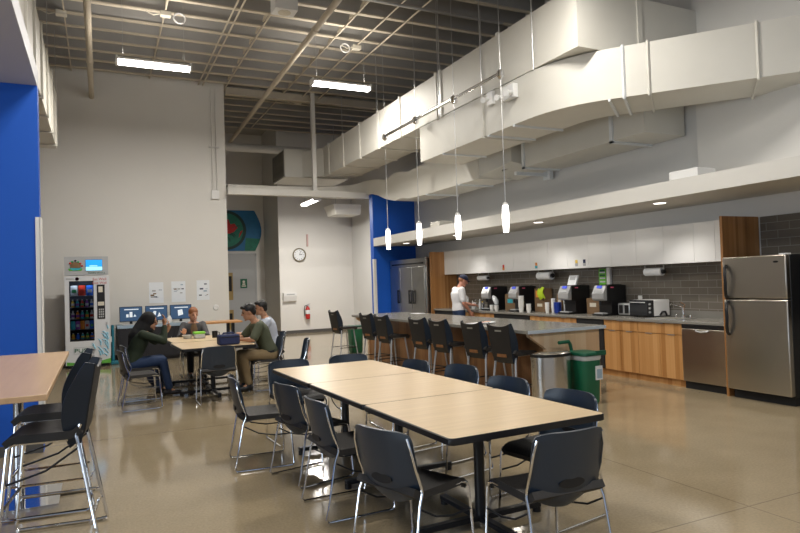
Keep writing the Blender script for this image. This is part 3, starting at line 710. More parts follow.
def undercounter(y0, y1, label, mat='blackmatte'):
    t = thing('built_in_appliance', label, 'appliance', (KX, y0, 0)); L = y1-y0
    B(.02, .002, .10, .62, L-.002, .872).build('case', 'blackmatte', t, smooth=False)
    B(-.01, .01, .12, .02, L-.01, .70).build('door', 'glassdark', t, smooth=False)
    B(-.008, .01, .71, .02, L-.01, .868).build('control_panel', 'blackmatte', t, smooth=False)
    MB().rod((-.05, .06, .74), (-.05, L-.06, .74), .012, 8).rod((-.05, .1, .74), (0, .1, .74), .009, 8).rod((-.05, L-.1, .74), (0, L-.1, .74), .009, 8).build('handle_bar', 'silver', t)
    B(.05, 0, 0, .60, L, .10).build('toe_plate', 'woodfront', t, smooth=False)
undercounter(7.665, 8.295, 'dark built-in appliance partly behind the end of the island')
undercounter(9.57, 10.74, 'wide dark built-in appliance with a bar handle under the first coffee machines')
undercounter(12.29, 13.23, 'dark built-in appliance at the far end left of the man')
ct = thing('kitchen_counter', 'long grey stone worktop running along the kitchen wall', 'countertop', (KX-.03, 5.485, .874))
B(0, 0, 0, .666, 7.75, .040).build('slab', 'stone', ct, smooth=False, bevel=.004)
B(.655, 0, .040, .666, 7.75, .14).build('upstand', 'stone', ct, smooth=False)
def sink(y, label):
    t = thing('sink', label, 'sink', (7.46, y, .917))
    MB().box(-.20, -.28, -.0, .20, .28, .006).build('rim', 'silver', t, smooth=False)
    MB().box(-.17, -.25, .001, .17, .25, .008).build('basin', 'louvre', t, smooth=False)
    f_ = thing('faucet', label.replace('sink', 'faucet').replace('set into the', 'on the'), 'faucet', (7.70, y-.03, .917))
    MB().lathe([(.03, 0), (.028, .02), (.018, .05)], n=12).build('faucet_base', 'chrome', f_)
    MB().tube([(0, 0, 0), (0, 0, .14), (-.03, .02, .17), (-.18, .05, .21), (-.20, .05, .19)], [.022, .02, .015, .012, .013], 10).build('spout', 'chrome', f_)
    MB().tube([(0, 0, .14), (.02, -.01, .19), (-.03, .02, .23)], [.02, .014, .010], 8).build('lever', 'chrome', f_)
    for s_ in (-.13, .13): MB().lathe([(.018, 0), (.018, .03), (.008, .045)], 0, s_, 10).build('side_cap', 'chrome', f_)
sink(6.60, 'steel sink set into the counter left of the refrigerator')
sink(11.90, 'steel sink set into the counter in front of the man')
# upper cabinets
ub = [5.48, 6.175, 7.226, 8.285, 9.354, 10.43, 11.45, 12.62, 13.235]
lbu = ['white gloss wall cabinet touching the wood panel by the refrigerator', 'white gloss wall cabinet above the toaster oven and faucet', 'white gloss wall cabinet above the toaster and the fourth coffee machine',
       'white gloss wall cabinet above the third coffee machine', 'white gloss wall cabinet above the middle paper towel roll', 'white gloss wall cabinet above the second coffee machine', 'white gloss wall cabinet above the first coffee machine',
       'white gloss wall cabinet furthest left, above the man']
for i in range(8):
    y0, y1 = ub[i], ub[i+1]; L = y1-y0
    t = thing('upper_cabinet', lbu[i], 'cabinet', (7.5, y0, 1.71), 0, 'white wall cabinets')
    B(.02, .001, .0, .336, L-.001, .552).build('carcass', 'white', t, smooth=False)
    cuts = [0, .36, L] if i == 0 else ([0, L] if i == 7 else [0, L/2, L])
    doors = [B(0, cuts[k]+.002, 0, .019, cuts[k+1]-.002, .552).build('door', 'whitegloss', t, smooth=False) for k in range(len(cuts)-1)]
    st_ = {3: [(.12, 'vendgrey', 'snackyellow'), (.42, 'snackblue', 'vendgrey')], 4: [(.35, 'snackteal', 'snackorange')], 5: [(.35, 'snackorange', 'snackred')]}.get(i, [])
    if i == 3: st_ = [(.30, 'vendgrey', 'snackyellow'), (.10, 'vendgrey', 'navy')]
    for dy, m1, m2 in st_:
        MB().box(-.003, dy-.035, .035, 0, dy+.035, .085).build('sticker', m1, doors[0], smooth=False)
        MB().box(-.003, dy-.03, .085, 0, dy+.03, .145).build('sticker', m2, doors[0], smooth=False)
# steel reach-in cooler
cl = thing('reach_in_cooler', 'tall two-door stainless reach-in cooler against the blue wall', 'cooler', (7.05, 13.36, 0))
B(.03, 0, .12, .78, 2.0, 2.14).build('cabinet', 'stainlessv', cl, smooth=False)
B(-.0, .0, 1.95, .03, 2.0, 2.14).build('top_panel', 'stainlessv', cl, smooth=False)
B(-.012, .1, 2.0, 0, 1.9, 2.035).build('vent_slot', 'blackmatte', cl, smooth=False)
for y0, y1, hy in ((.05, .70, .60), (.72, 1.36, .82), (1.38, 1.98, 1.47)):
    o = B(-.02, y0, .16, .03, y1, 1.935).build('door', 'stainlessv', cl, bevel=.006)
    MB().box(-.06, hy-.035, 1.02, -.045, hy+.035, 1.36).box(-.05, hy-.03, 1.03, -.02, hy+.03, 1.06).box(-.05, hy-.03, 1.32, -.02, hy+.03, 1.35).build('door_handle', 'black', o, smooth=False)
for x in (.08, .70):
    for y in (.08, 1.92): MB().rod((x, y, 0), (x, y, .12), .025, 10).build('foot', 'black', cl)
# coffee machines
def coffee(y0, y1, label):
    t = thing('coffee_machine', label, 'coffee machine', (7.36, y0, .917), 0, 'black and silver coffee machines'); L = y1-y0
    B(.055, 0, .235, .46, L, .49).build('body', 'black', t, bevel=.008)
    B(.14, 0, .02, .46, L, .24).build('lower_body', 'black', t, smooth=False)
    B(-.02, 0, 0, .46, L, .03).build('base', 'black', t, bevel=.004)
    hd = MB().prism([(.062, .488), (.045, .488), (-.02, .36), (-.02, .27), (.01, .245), (.062, .245)], 'y', .008, L-.008).build('hood', 'silver', t, smooth=False, bevel=.008)
    MB().prism([(.040, .485), (.020, .445), (.012, .449), (.032, .489)], 'y', L*.3, L*.7).build('display', 'coffeeblue', hd, smooth=False)
    MB().prism([(.008, .41), (-.012, .37), (-.020, .374), (.0, .414)], 'y', L*.2, L*.8).build('button_panel', 'vendgrey', hd, smooth=False)
    MB().rod((.03, L/2, .25), (.03, L/2, .17), .02, 10).build('spout', 'black', t)
    MB().box(-.01, .04, .03, .09, L-.04, .045).build('drip_tray', 'vendgrey', t, smooth=False)
    MB().box(.13, -.003, .445, .2, 0, .465).build('badge', 'pink', t, smooth=False)
    B(.15, .05, .49, .42, L-.05, .5).build('hopper_lid', 'blackmatte', t, smooth=False)
coffee(11.14, 11.42, 'black coffee machine with silver hood, furthest left, nearest the man')
coffee(10.16, 10.43, 'black coffee machine with silver hood, second from the left behind the tall cup stack')
coffee(8.64, 8.93, 'black coffee machine with silver hood and a card on its top')
coffee(7.79, 8.07, 'black coffee machine with silver hood, furthest right, by the toaster')
# toaster and oven
t = thing('toaster', 'silver two-slot toaster beside the fourth coffee machine', 'toaster', (7.55, 7.45, .917))
B(0, 0, .01, .17, .26, .20).build('body', 'silver', t, bevel=.02)
B(-.012, .03, .04, 0, .10, .17).build('front_plate', 'black', t, smooth=False); B(-.012, .15, .04, 0, .22, .17).build('front_plate', 'black', t, smooth=False)
B(.03, -.012, .05, .12, 0, .16).build('side_lever', 'black', t, smooth=False)
t = thing('toaster_oven', 'black-fronted toaster oven with a pale side near the sink', 'toaster oven', (7.45, 6.88, .917))
B(.0, .0, .02, .33, .46, .26).build('body', 'plasticwhite', t, bevel=.01)
B(-.022, .10, .03, -.014, .45, .25).build('glass_door', 'glassdark', t, smooth=False)
B(-.015, .0, .02, 0, .46, .26).build('front_surround', 'blackmatte', t, smooth=False); B(-.02, .005, .03, -.013, .095, .25).build('control_panel', 'black', t, smooth=False)
MB().rod((-.04, .13, .225), (-.04, .43, .225), .008, 8).build('handle', 'silver', t)
for z in (.08, .14, .20): MB().rod((-.016, .05, z), (-.035, .05, z), .017, 10).build('knob', 'silver', t)
for x in (.04, .24):
    for y in (.03, .39): MB().box(x, y, 0, x+.04, y+.04, .02).build('foot', 'black', t, smooth=False)
MB().tube([(.12, -.002, .03), (.16, -.012, .08), (.22, -.012, .08), (.26, -.002, .03)], .015, 8).build('cord_wrap', 'black', t)
# paper towels
for y0, y1, r, lb in ((11.60, 11.98, .052, 'paper towel roll under the cabinets nearest the man'), (9.44, 9.84, .075, 'fat paper towel roll under the middle cabinets'), (6.86, 7.20, .060, 'paper towel roll under the cabinets above the toaster oven')):
    t = thing('paper_towel_holder', lb, 'paper towel roll', (7.66, y0, 1.60), 0, 'paper towel rolls under the wall cabinets'); L = y1-y0
    o = MB().tube([(0, .02, 0), (0, L, 0)], r, 20).build('paper_roll', 'paper', t)
    MB().tube([(0, -.02, 0), (0, .025, 0)], r*.55, 16).build('roll_end_cap', 'black', t)
    for y in (-.01, L+.01): MB().box(-.012, y-.006, -.02, .012, y+.006, .11).build('bracket_arm', 'steelrod', t, smooth=False)
# poster and panels on the tile
t = thing('green_notice', 'lime green printed notice hung on the tile above the fourth coffee machine', 'notice', (XR-.013, 8.24, 1.40))
B(-.004, 0, 0, 0, .17, .285).build('sheet', 'posterlime', t, smooth=False)
for z in (.05, .11, .16, .21): MB().box(-.006, .02, z, -.004, .15, z+.025).build('printed_line', 'paper' if z != .16 else 'textgreen', t, smooth=False)
B(-.006, .03, .235, -.004, .14, .27).build('printed_heading', 'textgreen', t, smooth=False)
single('tile_dispenser', B(XR-.07, 8.10, 1.40, XR-.012, 8.18, 1.705), 'plasticwhite', 'tall white dispenser tube right of the green notice', 'dispenser', smooth=False, bevel=.012)
t = thing('card_holder', 'white printed card standing on the third coffee machine', 'card', (7.56, 8.78, 1.419))
MB().prism([(0, 0), (.03, 0), (.09, .17), (.06, .17)], 'y', -.08, .14).build('card', 'paper', t, smooth=False)
MB().prism([(.022, .09), (.028, .09), (.052, .148), (.046, .150)], 'y', -.04, .10).build('print_band', 'vendgrey', t, smooth=False)
t = thing('power_outlet', 'outlet with a black plug on the tile behind the toaster oven', 'outlet', (XR-.013, 7.50, 1.17))
B(-.008, -.04, -.06, 0, .04, .06).build('plate', 'plasticwhite', t, smooth=False)
B(-.05, -.02, -.04, -.008, .02, -.005).build('plug', 'black', t, bevel=.004)
MB().tube([(-.05, 0, -.02), (-.07, .03, -.06), (-.06, .06, -.18), (-.05, .05, -.24)], .006, 6).build('plug_cord', 'black', t)
# cups, boxes and bottles on the counter
def cup_stack(x, y, h, r, lb, n=8):
    t = thing('cup_stack', lb, 'cups', (x, y, .917))
    prof = [(r*.75, 0), (r, h*.35)]
    z = h*.35
    while z < h-.001:
        prof += [(r*1.08, z), (r*1.08, z+.006), (r*.98, z+.008)]; z += .016
    MB().lathe(prof, n=16).build('nested_cups', 'cup', t)
    MB().lathe([(r*1.1, prof[-1][1]), (r*1.12, prof[-1][1]+.008), (r*.9, prof[-1][1]+.008)], n=16).build('top_rim', 'paper', t)
cup_stack(7.32, 9.98, .30, .052, 'tallest stack of white paper cups, in front of the second coffee machine')
cup_stack(7.30, 9.72, .15, .042, 'short white cup stack just right of the tallest cup stack')
cup_stack(7.40, 9.30, .19, .036, 'white cup stack between the second and third machines, on the left')
cup_stack(7.46, 9.20, .25, .036, 'taller white cup stack between the second and third machines')
cup_stack(7.34, 11.02, .11, .040, 'small white cup stack left of the clear bag, by the first machine')
cup_stack(7.32, 10.82, .12, .042, 'white cup stack holding up the clear bag')
single('clear_bag', MB().tube([(0, 0, .12), (0, .02, .18), (.0, .08, .25), (0, .12, .29)], [.04, .055, .05, .02], 10), 'clear', 'crumpled clear bag of lids leaning on a cup stack', 'bag', (7.34, 10.84, .93))
for (x, y, dx, dy, h, lb) in ((7.62, 10.58, .12, .36, .33, 'cardboard carton stack behind the first coffee machine'), (7.60, 9.62, .22, .30, .22, 'brown carton behind the cup stacks'),
                              (7.58, 9.10, .2, .14, .34, 'kraft carton beside the blue tub'), (7.62, 8.20, .2, .30, .27, 'carton tucked between the third and fourth machines')):
    t = thing('cardboard_box', lb, 'box', (x, y, .917))
    B(0, 0, 0, dx, dy, h).build('carton', 'card', t, smooth=False)
    MB().box(-.003, dy*.25, h*.45, 0, dy*.75, h*.7).build('printed_panel', 'snackteal' if dy > .35 else 'cream', t, smooth=False)
    MB().box(dx*.45, -.001, h, dx*.55, dy+.001, h+.002).build('packing_tape', 'cream', t, smooth=False)
t = thing('snack_carton', 'printed carton on top of the brown carton', 'box', (7.60, 9.64, 1.139)); B(0, 0, 0, .2, .28, .22).build('carton', 'card', t, smooth=False); MB().box(-.003, .05, .04, 0, .13, .18).build('printed_panel', 'blackmatte', t, smooth=False); MB().box(-.003, .15, .05, 0, .24, .18).build('printed_panel', 'snackorange', t, smooth=False)
single('cleaning_cloth', MB().slab(lambda u, v: (.0-.03*math.sin(v*3), u*.16+.02*math.sin(v*5), .24-.20*v+.02*math.sin(u*6)), 8, 8, .02), 'hivis', 'yellow-green cloth hanging over the printed carton', 'cloth', (7.57, 9.58, 1.13))
t = thing('blue_tub', 'blue plastic tub left of the third coffee machine', 'tub', (7.46, 9.08, .917))
MB().lathe([(.055, 0), (.065, .02), (.07, .17), (.072, .18)], n=18).build('tub_body', 'bluejug', t); MB().lathe([(.074, .178), (.074, .195), (.03, .20)], n=18).build('lid', 'bluejug', t)
single('paper_bag_tube', MB().lathe([(.035, 0), (.035, .42), (.03, .43)], n=14), 'cup', 'tall pale sleeve of cups left of the third coffee machine', 'cup sleeve', (7.60, 9.03, .917))
for i, (y, h, r, m) in enumerate(((11.72, .20, .03, 'clear'), (11.62, .15, .028, 'chrome'), (11.95, .13, .03, 'clear'), (12.02, .16, .026, 'silver'))):
    t = thing('soap_bottle', ('clear bottle left of the first coffee machine', 'short chrome-topped bottle touching the first coffee machine', 'short clear bottle by the man\'s hand', 'slim silver bottle by the man\'s hand')[i], 'bottle', (7.50, y, .917))
    MB().lathe([(r, 0), (r, h*.65), (r*.45, h*.8), (r*.45, h)], n=14).build('bottle_body', m, t); MB().lathe([(r*.5, h), (r*.5, h+.025)], n=12).build('bottle_cap', 'snackyellow' if i == 1 else 'plasticwhite', t)
t = thing('dish_rack', 'wire dish rack with a round plate beside the man', 'dish rack', (7.64, 12.62, .917))
rk = MB()
for k in range(7): rk.tube([(-.12, -.15+k*.05, .02), (-.12, -.15+k*.05, .1), (.12, -.15+k*.05, .1), (.12, -.15+k*.05, .02)], .004, 5)
rk.box(-.14, -.18, .0, .14, .18, .015).build('wire_frame', 'chrome', t)
t2 = single('dinner_plate', MB().lathe([(.001, .0), (.08, .004), (.135, .02), (.135, .026), (.08, .01), (.001, .008)], n=24), 'clear', 'round plate stood on edge in the dish rack', 'plate', (7.64, 12.52, 1.08)); t2.rotation_euler = (0, -PI/2+.15, 0)

# ------------------------------------------------------------------ island
isl = thing('kitchen_island', 'long wood island with grey stone top and slanted end bracket', 'island', (0, 0, 0))
B(5.10, 6.50, 0, 5.93, 12.28, .872).build('front_body', 'woodisland', isl, smooth=False)
for y0, y1 in ((6.43, 6.50), (12.28, 12.35)):
    MB().prism([(5.08, 0), (5.95, 0), (5.95, .872), (4.83, .872), (4.83, .83), (5.08, .665)], 'y', y0, y1).build('end_panel', 'woodend', isl, smooth=False)
B(5.12, 6.45, 0, 5.90, 12.33, .07).build('toe_kick', 'base', isl, smooth=False)
tp = B(4.76, 6.37, .872, 6.02, 12.40, .916).build('stone_top', 'stone', isl, smooth=False, bevel=.004)
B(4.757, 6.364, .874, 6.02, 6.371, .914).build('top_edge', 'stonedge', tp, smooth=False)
# papers on island
t = thing('magazine_spread', 'scattered white and red papers on the island', 'papers', (5.14, 7.98, .917), .1)
for x, y, a, m in ((-.1, .05, .2, 'paper'), (.05, .02, -.3, 'cup'), (.18, .08, .5, 'paper'), (.02, -.08, .1, 'snackwhite')):
    o = MB().box(-.11, -.08, 0, .11, .08, .004).build('sheet', m, t, smooth=False); o.location = (x, y, .002*(1+len(t.children))); o.rotation_euler = (0, 0, a)
for x, y, m in ((.0, .02, 'snackred'), (.14, .07, 'snackorange')): 
    o = MB().box(-.05, -.03, .012, .05, .03, .015).build('printed_picture', m, t, smooth=False); o.location = (x, y, 0)
single('paper_sheet', B(-.09, -.14, 0, .09, .14, .006), 'paper', 'white paper lying at the far end of the island', 'paper', (5.86, 11.5, .917), .1, smooth=False)

# bins
t = thing('trash_can', 'brushed steel rounded trash can at the near end of the island', 'trash can', (4.965, 6.16, 0))
def dshape(w, d, n=16, k=1.0):
    pts = [(w*k, d*.55*k), (-w*k, d*.55*k)]
    for i in range(n+1):
        a = PI+PI*i/n; pts.append((w*k*math.cos(a), .2*d+d*.95*k*math.sin(a)))
    return pts
MB().rings([[(x, y, z) for x, y in dshape(.265, .17)] for z in (.03, .61)]).build('steel_body', 'canmetal', t, ang=50)
MB().rings([[(x, y, z) for x, y in dshape(.268, .174)] for z in (0, .03)]).build('base_ring', 'black', t, ang=50)
MB().rings([[(x, y, z) for x, y in dshape(.272, .178)] for z in (.61, .645)]).build('lid_rim', 'black', t, ang=50)
MB().rings([[(x, y, .645) for x, y in dshape(.26, .17)], [(x, y, .668) for x, y in dshape(.22, .14)], [(x, y, .672) for x, y in dshape(.1, .06)]]).build('steel_lid', 'canmetal', t, ang=50)
def slim_bin(loc, lb, lid=True, rz=0.):
    t = thing('compost_bin', lb, 'bin', loc, rz)
    def rr(w, d, r=.06):
        p = []
        for cx, cy, a0 in ((w-r, d-r, 0), (-w+r, d-r, PI/2), (-w+r, -d+r, PI), (w-r, -d+r, 1.5*PI)):
            for k in range(5): p.append((cx+r*math.cos(a0+k*PI/8), cy+r*math.sin(a0+k*PI/8)))
        return p
    MB().rings([[(x, y, z) for x, y in rr(w, d)] for w, d, z in ((.122, .13, 0), (.13, .145, .03), (.142, .165, .54))]).build('tub', 'greenbin', t, ang=50)
    MB().rings([[(x, y, z) for x, y in rr(w, d)] for w, d, z in ((.141, .163, .54), (.150, .172, .56), (.150, .172, .60))]).build('liner_rim', 'clear', t, ang=50)
    if lid:
        MB().rings([[(x, y, z) for x, y in rr(w, d)] for w, d, z in ((.158, .185, .598), (.160, .19, .61), (.154, .18, .635), (.11, .12, .645))]).build('lid', 'greendark', t, ang=50)
        MB().tube([(-.06, .15, .63), (-.08, .15, .72), (-.10, .15, .755), (-.26, .15, .75)], .022, 8).build('lid_handle', 'greendark', t)
        MB().box(.04, -.19, .60, .185, -.16, .655).build('lid_latch', 'greendark', t, smooth=False)
        o = MB().box(.03, -.172, .30, .135, -.160, .47).build('paper_label', 'paper', t, smooth=False); MB().box(.045, -.175, .32, .122, -.171, .43).build('label_print', 'lightblue', o, smooth=False)
    else:
        MB().rings([[(x, y, z) for x, y in rr(w, d)] for w, d, z in ((.172, .18, .585), (.178, .185, .61))]).build('rim', 'greendark', t, ang=50)
    return t
slim_bin((5.405, 6.12, 0), 'green lidded bin beside the steel trash can', True, .0)
slim_bin((5.26, 13.5, 0), 'green open bin past the far end of the island', False, .0)

# ------------------------------------------------------------------ chairs
def shell_fn(w0, w1, z0, z1, y_bot, y_top, curl, cup, ear=0.):
    """curved backrest; local +Y is the sitting direction"""
    def fn(u, v):
        s_ = 2*u-1; e = abs(s_)
        w_ = w0+(w1-w0)*v
        # rounded corners
        c = 1.
        if v > .88: c = 1-.07*((v-.88)/.12)**2*(1 if not ear else 0)
        if v < .22: c = 1-.30*((.22-v)/.22)**2
        x = s_*w_*c
        z = z0+(z1-z0)*v
        if ear: z += ear*(e**2.2)*max(0, (v-.55)/.45)
        else:
            z -= .02*e**6*max(0, (v-.7)/.3)
            if v < .35: z += .05*e**2*(1-v/.35)
        y = y_bot+(y_top-y_bot)*v+cup*(e**2.2)
        if v < .25: y += curl*((.25-v)/.25)**2
        return (x, y, z)
    return fn
def seat_mesh(w, y0, y1, z, th=.045):
    def fn(u, v):
        s_ = 2*u-1; y = y0+(y1-y0)*v
        c = 1-.05*max(0, (v-.8)/.2)**2
        zz = z-.016*(1-s_*s_)*(1-(2*v-1)**2)+(.0 if v < .82 else -.035*((v-.82)/.18)**2)+(.03*((.15-v)/.15)**2 if v < .15 else 0)
        return (s_*w*c, y, zz)
    return MB().slab(fn, 10, 12, th)
GC = 'sled-base dining chairs'
def make_dining():
    t = thing('dining_chair', '', 'chair', (0, 0, 0), 0, GC)
    seat_mesh(.225, -.20, .235, .445, .04).build('seat', 'seat', t, ang=60)
    bk = MB().slab(shell_fn(.222, .222, .375, .788, -.185, -.265, .05, .055), 16, 16, .016).build('backrest', 'shell', t, ang=60)
    # grip slot
    ring = [(.080*math.cos(2*PI*k/24), .026*math.sin(2*PI*k/24)) for k in range(24)]
    yb = -.212
    MB().rings([[(x, yb-.012-.0, .515+z) for x, z in ring], [(x*.9, yb+.012, .515+z*.9) for x, z in ring]]).build('grip_slot', 'grip', bk)
    for s_ in (-1, 1):
        MB().tube([(s_*.205, -.222, .755), (s_*.222, -.213, .69), (s_*.228, -.185, .58), (s_*.228, -.150, .49), (s_*.232, -.150, .455), (s_*.238, -.175, .40), (s_*.246, -.232, .10), (s_*.248, -.25, .03), (s_*.248, -.238, .012),
                   (s_*.248, -.20, .011), (s_*.248, .20, .011), (s_*.248, .238, .013), (s_*.246, .250, .035), (s_*.236, .225, .40), (s_*.230, .212, .432), (s_*.222, .18, .440), (s_*.20, -.12, .425)], .0080, 8).build('sled_frame', 'chrome', t)
    MB().rod((-.205, -.10, .422), (.205, -.10, .422), .009, 6).rod((-.222, .17, .425), (.222, .17, .425), .009, 6).build('cross_rail', 'chrome', t)
    for s_ in (-1, 1): MB().tube([(s_*.237, -.165, .38), (s_*.236, -.05, .315), (s_*.236, .08, .285), (s_*.240, .228, .285)], .006, 6).build('stacking_wire', 'blackmetal', t)
    return t
proto = make_dining(); used = [False]
def dining(x, y, rz, lb):
    if not used[0]:
        used[0] = True; proto.location = (x, y, 0); proto.rotation_euler = (0, 0, rz); proto['label'] = lb; return proto
    return dup(proto, (x, y, 0), rz, lb, GC)
R_ = math.radians
dining(1.28, 5.69, R_(-95), 'slate plastic chair on the left of the long table, furthest from the viewer')
dining(1.55, 5.06, R_(-78), 'slate plastic chair on the left of the long table, second from the far end')
dining(1.555, 4.24, R_(-88), 'slate plastic chair on the left of the long table, second from the near end')
dining(1.57, 3.24, R_(-71), 'slate plastic chair on the left of the long table, at its near left corner')
dining(2.175, 2.80, R_(-2), 'slate blue chair with oval grip slot at the near end of the long table')
dining(2.69, 3.40, R_(100), 'dark chair on the right of the long table, nearest the viewer')
dining(2.70, 4.14, R_(100), 'dark chair on the right of the long table, second from the near end')
dining(2.79, 5.00, R_(100), 'dark chair on the right of the long table, third from the near end')
dining(2.62, 5.60, R_(98), 'dark chair on the right of the long table, furthest from the viewer')
dining(1.80, 6.33, R_(183), 'dark chair at the far end of the long table, on the left')
dining(2.46, 6.36, R_(178), 'dark chair at the far end of the long table, on the right')
dining(.46, 9.20, R_(-85), 'empty dark chair left of the group\'s table, its sled base facing the viewer')
dining(.52, 9.98, R_(-86), 'dark chair the woman in the black headscarf sits on')
dining(1.44, 8.98, R_(0), 'empty dark chair at the near side of the group\'s table')
dining(2.32, 9.74, R_(86), 'dark chair the man in the olive shirt sits on')
dining(2.62, 10.72, R_(84), 'dark chair the man in the pale blue shirt sits on')
dining(2.52, 9.05, R_(78), 'empty dark chair turned away at the right of the group\'s table')
dining(1.55, 11.95, R_(180), 'dark chair the red-haired woman sits on')

def stool_parts(t, zs, zt_, fr_mat, sled):
    """tall stool: seat at zs, back top zt_"""
    seat_mesh(.215, -.19, .22, zs, .05).build('seat', 'seat', t, ang=60)
    h0 = zs-(.085 if sled else .125)
    # angular back: centre panel with two folded wings and raised corners
    def centre(u, v):
        s_ = 2*u-1; z = h0+(zt_-h0-.035)*v+.035*abs(s_)**2.5*v; y = -.19-.085*v+(.07*((.2-v)/.2)**2 if v < .2 else 0)
        return (s_*(.160+.025*v), y, z)
    bk = MB().slab(centre, 10, 12, .018).build('backrest', 'stoolshell', t, ang=60)
    for s_ in (-1, 1):
        def wing(u, v, s_=s_):
            z = h0+.02+(zt_-h0-.02)*v; k = math.sin(PI*min(1, .18+v*.70))
            x0 = .160+.025*v; yy = -.19-.085*v
            return (s_*(x0-.004+.028*u*k), yy+(.14 if sled else .10)*u*k, z+(.012*u if v > .9 else 0))
        MB().slab(wing, 5, 12, .014).build('back_wing', 'shelledge', bk, ang=60)
    yt = -.19-.085*.83-.012
    if not sled: MB().box(-.055, yt-.004, h0+(zt_-h0)*.83-.012, .055, yt+.03, h0+(zt_-h0)*.83+.012).build('handle_slot', 'plasticwhite' if False else 'louvre', bk, smooth=False)
    if not sled: MB().box(-.08, -.222, h0+(zt_-h0)*.2-.02, .08, -.19, h0+(zt_-h0)*.2+.02).build('lower_slot', 'woodisland' if not sled else 'grip', bk, smooth=False)
    zb_ = zs-.03
    if sled:
        for s_ in (-1, 1):
            MB().tube([(s_*.20, -.19, zs+.06), (s_*.205, -.165, zs+.0), (s_*.215, -.18, zs-.06), (s_*.245, -.285, .05), (s_*.247, -.29, .02), (s_*.247, -.24, .011), (s_*.247, .24, .011), (s_*.245, .262, .03), (s_*.215, .20, zs-.05), (s_*.205, .17, zs-.025), (s_*.19, -.12, zs-.03)], .0115, 8).build('sled_frame', 'chrome', t)
            MB().tube([(s_*.233, -.222, zs*.33), (s_*.233, .228, zs*.33)], .009, 8).build('side_rail', 'chrome', t)
            MB().tube([(s_*.219, -.18, zs-.08), (s_*.222, 0, zs-.20), (s_*.222, .21, zs-.26)], .007, 6).build('stacking_wire', 'blackmetal', t)
        MB().rod((-.234, .232, zs*.42), (.234, .232, zs*.42), .011, 8).build('foot_rail', 'chrome', t)
        MB().rod((-.238, -.24, zs*.22), (.238, -.24, zs*.22), .009, 8).build('rear_rail', 'chrome', t)
    else:
        for sx_ in (-1, 1):
            for sy_ in (-1, 1):
                MB().tube([(sx_*.165, sy_*.145, zb_), (sx_*.215, sy_*.215, 0)], [.015, .011], 8).build('leg', fr_mat, t)
        MB().rod((-.16, -.14, zb_), (.16, -.14, zb_), .012, 8).rod((-.16, .14, zb_), (.16, .14, zb_), .012, 8).rod((-.16, -.14, zb_), (-.16, .14, zb_), .012, 8).rod((.16, -.14, zb_), (.16, .14, zb_), .012, 8).build('under_frame', fr_mat, t)
        k = .30
        fx = .165+.05*(1-k*zb_/zb_*1.)
        q = .205
        MB().rod((-q, q-.003, .19), (q, q-.003, .19), .009, 8).build('foot_rail', 'blackmetal', t)
        for s_ in (-1, 1): MB().rod((s_*q, -q, .19), (s_*q, q, .19), .008, 8).build('side_rail', 'blackmetal', t)
GS = 'counter stools along the island'
st0 = thing('counter_stool', 'black counter stool furthest left, standing past the far end of the island', 'stool', (4.82, 13.05, 0), R_(-82), GS)
stool_parts(st0, .62, 1.0, 'greymetal', False)
for y, dx, a, lb in ((11.10, 0, -80, 'black counter stool at the island, second from the left'), (10.30, -.04, -80, 'black counter stool at the island, third from the left'),
                 (8.98, .0, -78, 'black counter stool at the island, fourth from the left'), (8.33, .02, -80, 'black counter stool in the middle of the island, fifth from the left'),
                 (7.42, .04, -80, 'black counter stool second from the near end of the island'), (6.76, .04, -78, 'black counter stool nearest the viewer, beside the steel trash can')):
    dup(st0, (4.77+dx, y, 0), R_(a), lb, GS)
GB = 'bar stools at the high table'
bs = thing('bar_stool', 'black bar stool with chrome sled base, nearest the viewer at the left high table', 'stool', (-.29, 4.64, 0), R_(84), GB)
stool_parts(bs, .695, 1.12, 'chrome', True)
dup(bs, (-.33, 5.38, 0), R_(86), 'black bar stool with chrome sled base behind the nearest one', GB)

# ------------------------------------------------------------------ tables
def long_table(cx, cy, rz, L, W, lb, lips=True):
    t = thing('long_table', lb, 'table', (cx, cy, 0), rz, 'maple tables joined into one long table')
    def rr(w, d, r):
        p = []
        for ax, ay, a0 in ((w-r, d-r, 0), (-w+r, d-r, PI/2), (-w+r, -d+r, PI), (w-r, -d+r, 1.5*PI)):
            for k in range(6): p.append((ax+r*math.cos(a0+k*PI/10), ay+r*math.sin(a0+k*PI/10)))
        return p
    r = .035 if lips else .02
    MB().rings([[(x, y, z) for x, y in rr(W/2-.006, L/2-.003, r)] for z in (.700, .7375)]).build('tabletop', 'maple', t, ang=50)
    MB().rings([[(x, y, z) for x, y in rr(W/2+o, L/2+o*.0+.0005, r)] for z, o in ((.698, -.004), (.702, .002), (.733, .002), (.7365, -.003))]).build('edge_band', 'blackedge', t, ang=50)
    o = MB().rod((0, 0, .05), (0, 0, .685), .034, 16).build('pedestal', 'blackmetal', t)
    B(-.28, -.28, .672, .28, .28, .70).build('top_bracket', 'blackmetal', o)
    MB().bar((-.47, 0, .05), (.47, 0, .05), .055, .035).build('foot_bar', 'blackmetal', o, bevel=.006)
    MB().bar((0, -.47, .045), (0, .47, .045), .055, .034).build('foot_bar', 'blackmetal', o, bevel=.006)
    for q in ((-.45, 0), (.45, 0), (0, -.45), (0, .45)): MB().rod((q[0], q[1], 0), (q[0], q[1], .04), .028, 12).build('glide', 'black', o)
    return t
dvx, dvy = -.0285, .9996; rz = R_(1.63); nx0, ny0 = 2.198, 2.912
for i, lb in enumerate(('maple table with black edge, nearest section of the long table', 'maple table with black edge, middle section of the long table', 'maple table with black edge, far section of the long table')):
    q = .575+1.135*i
    long_table(nx0+dvx*q, ny0+dvy*q, rz, 1.13, 1.105, lb)
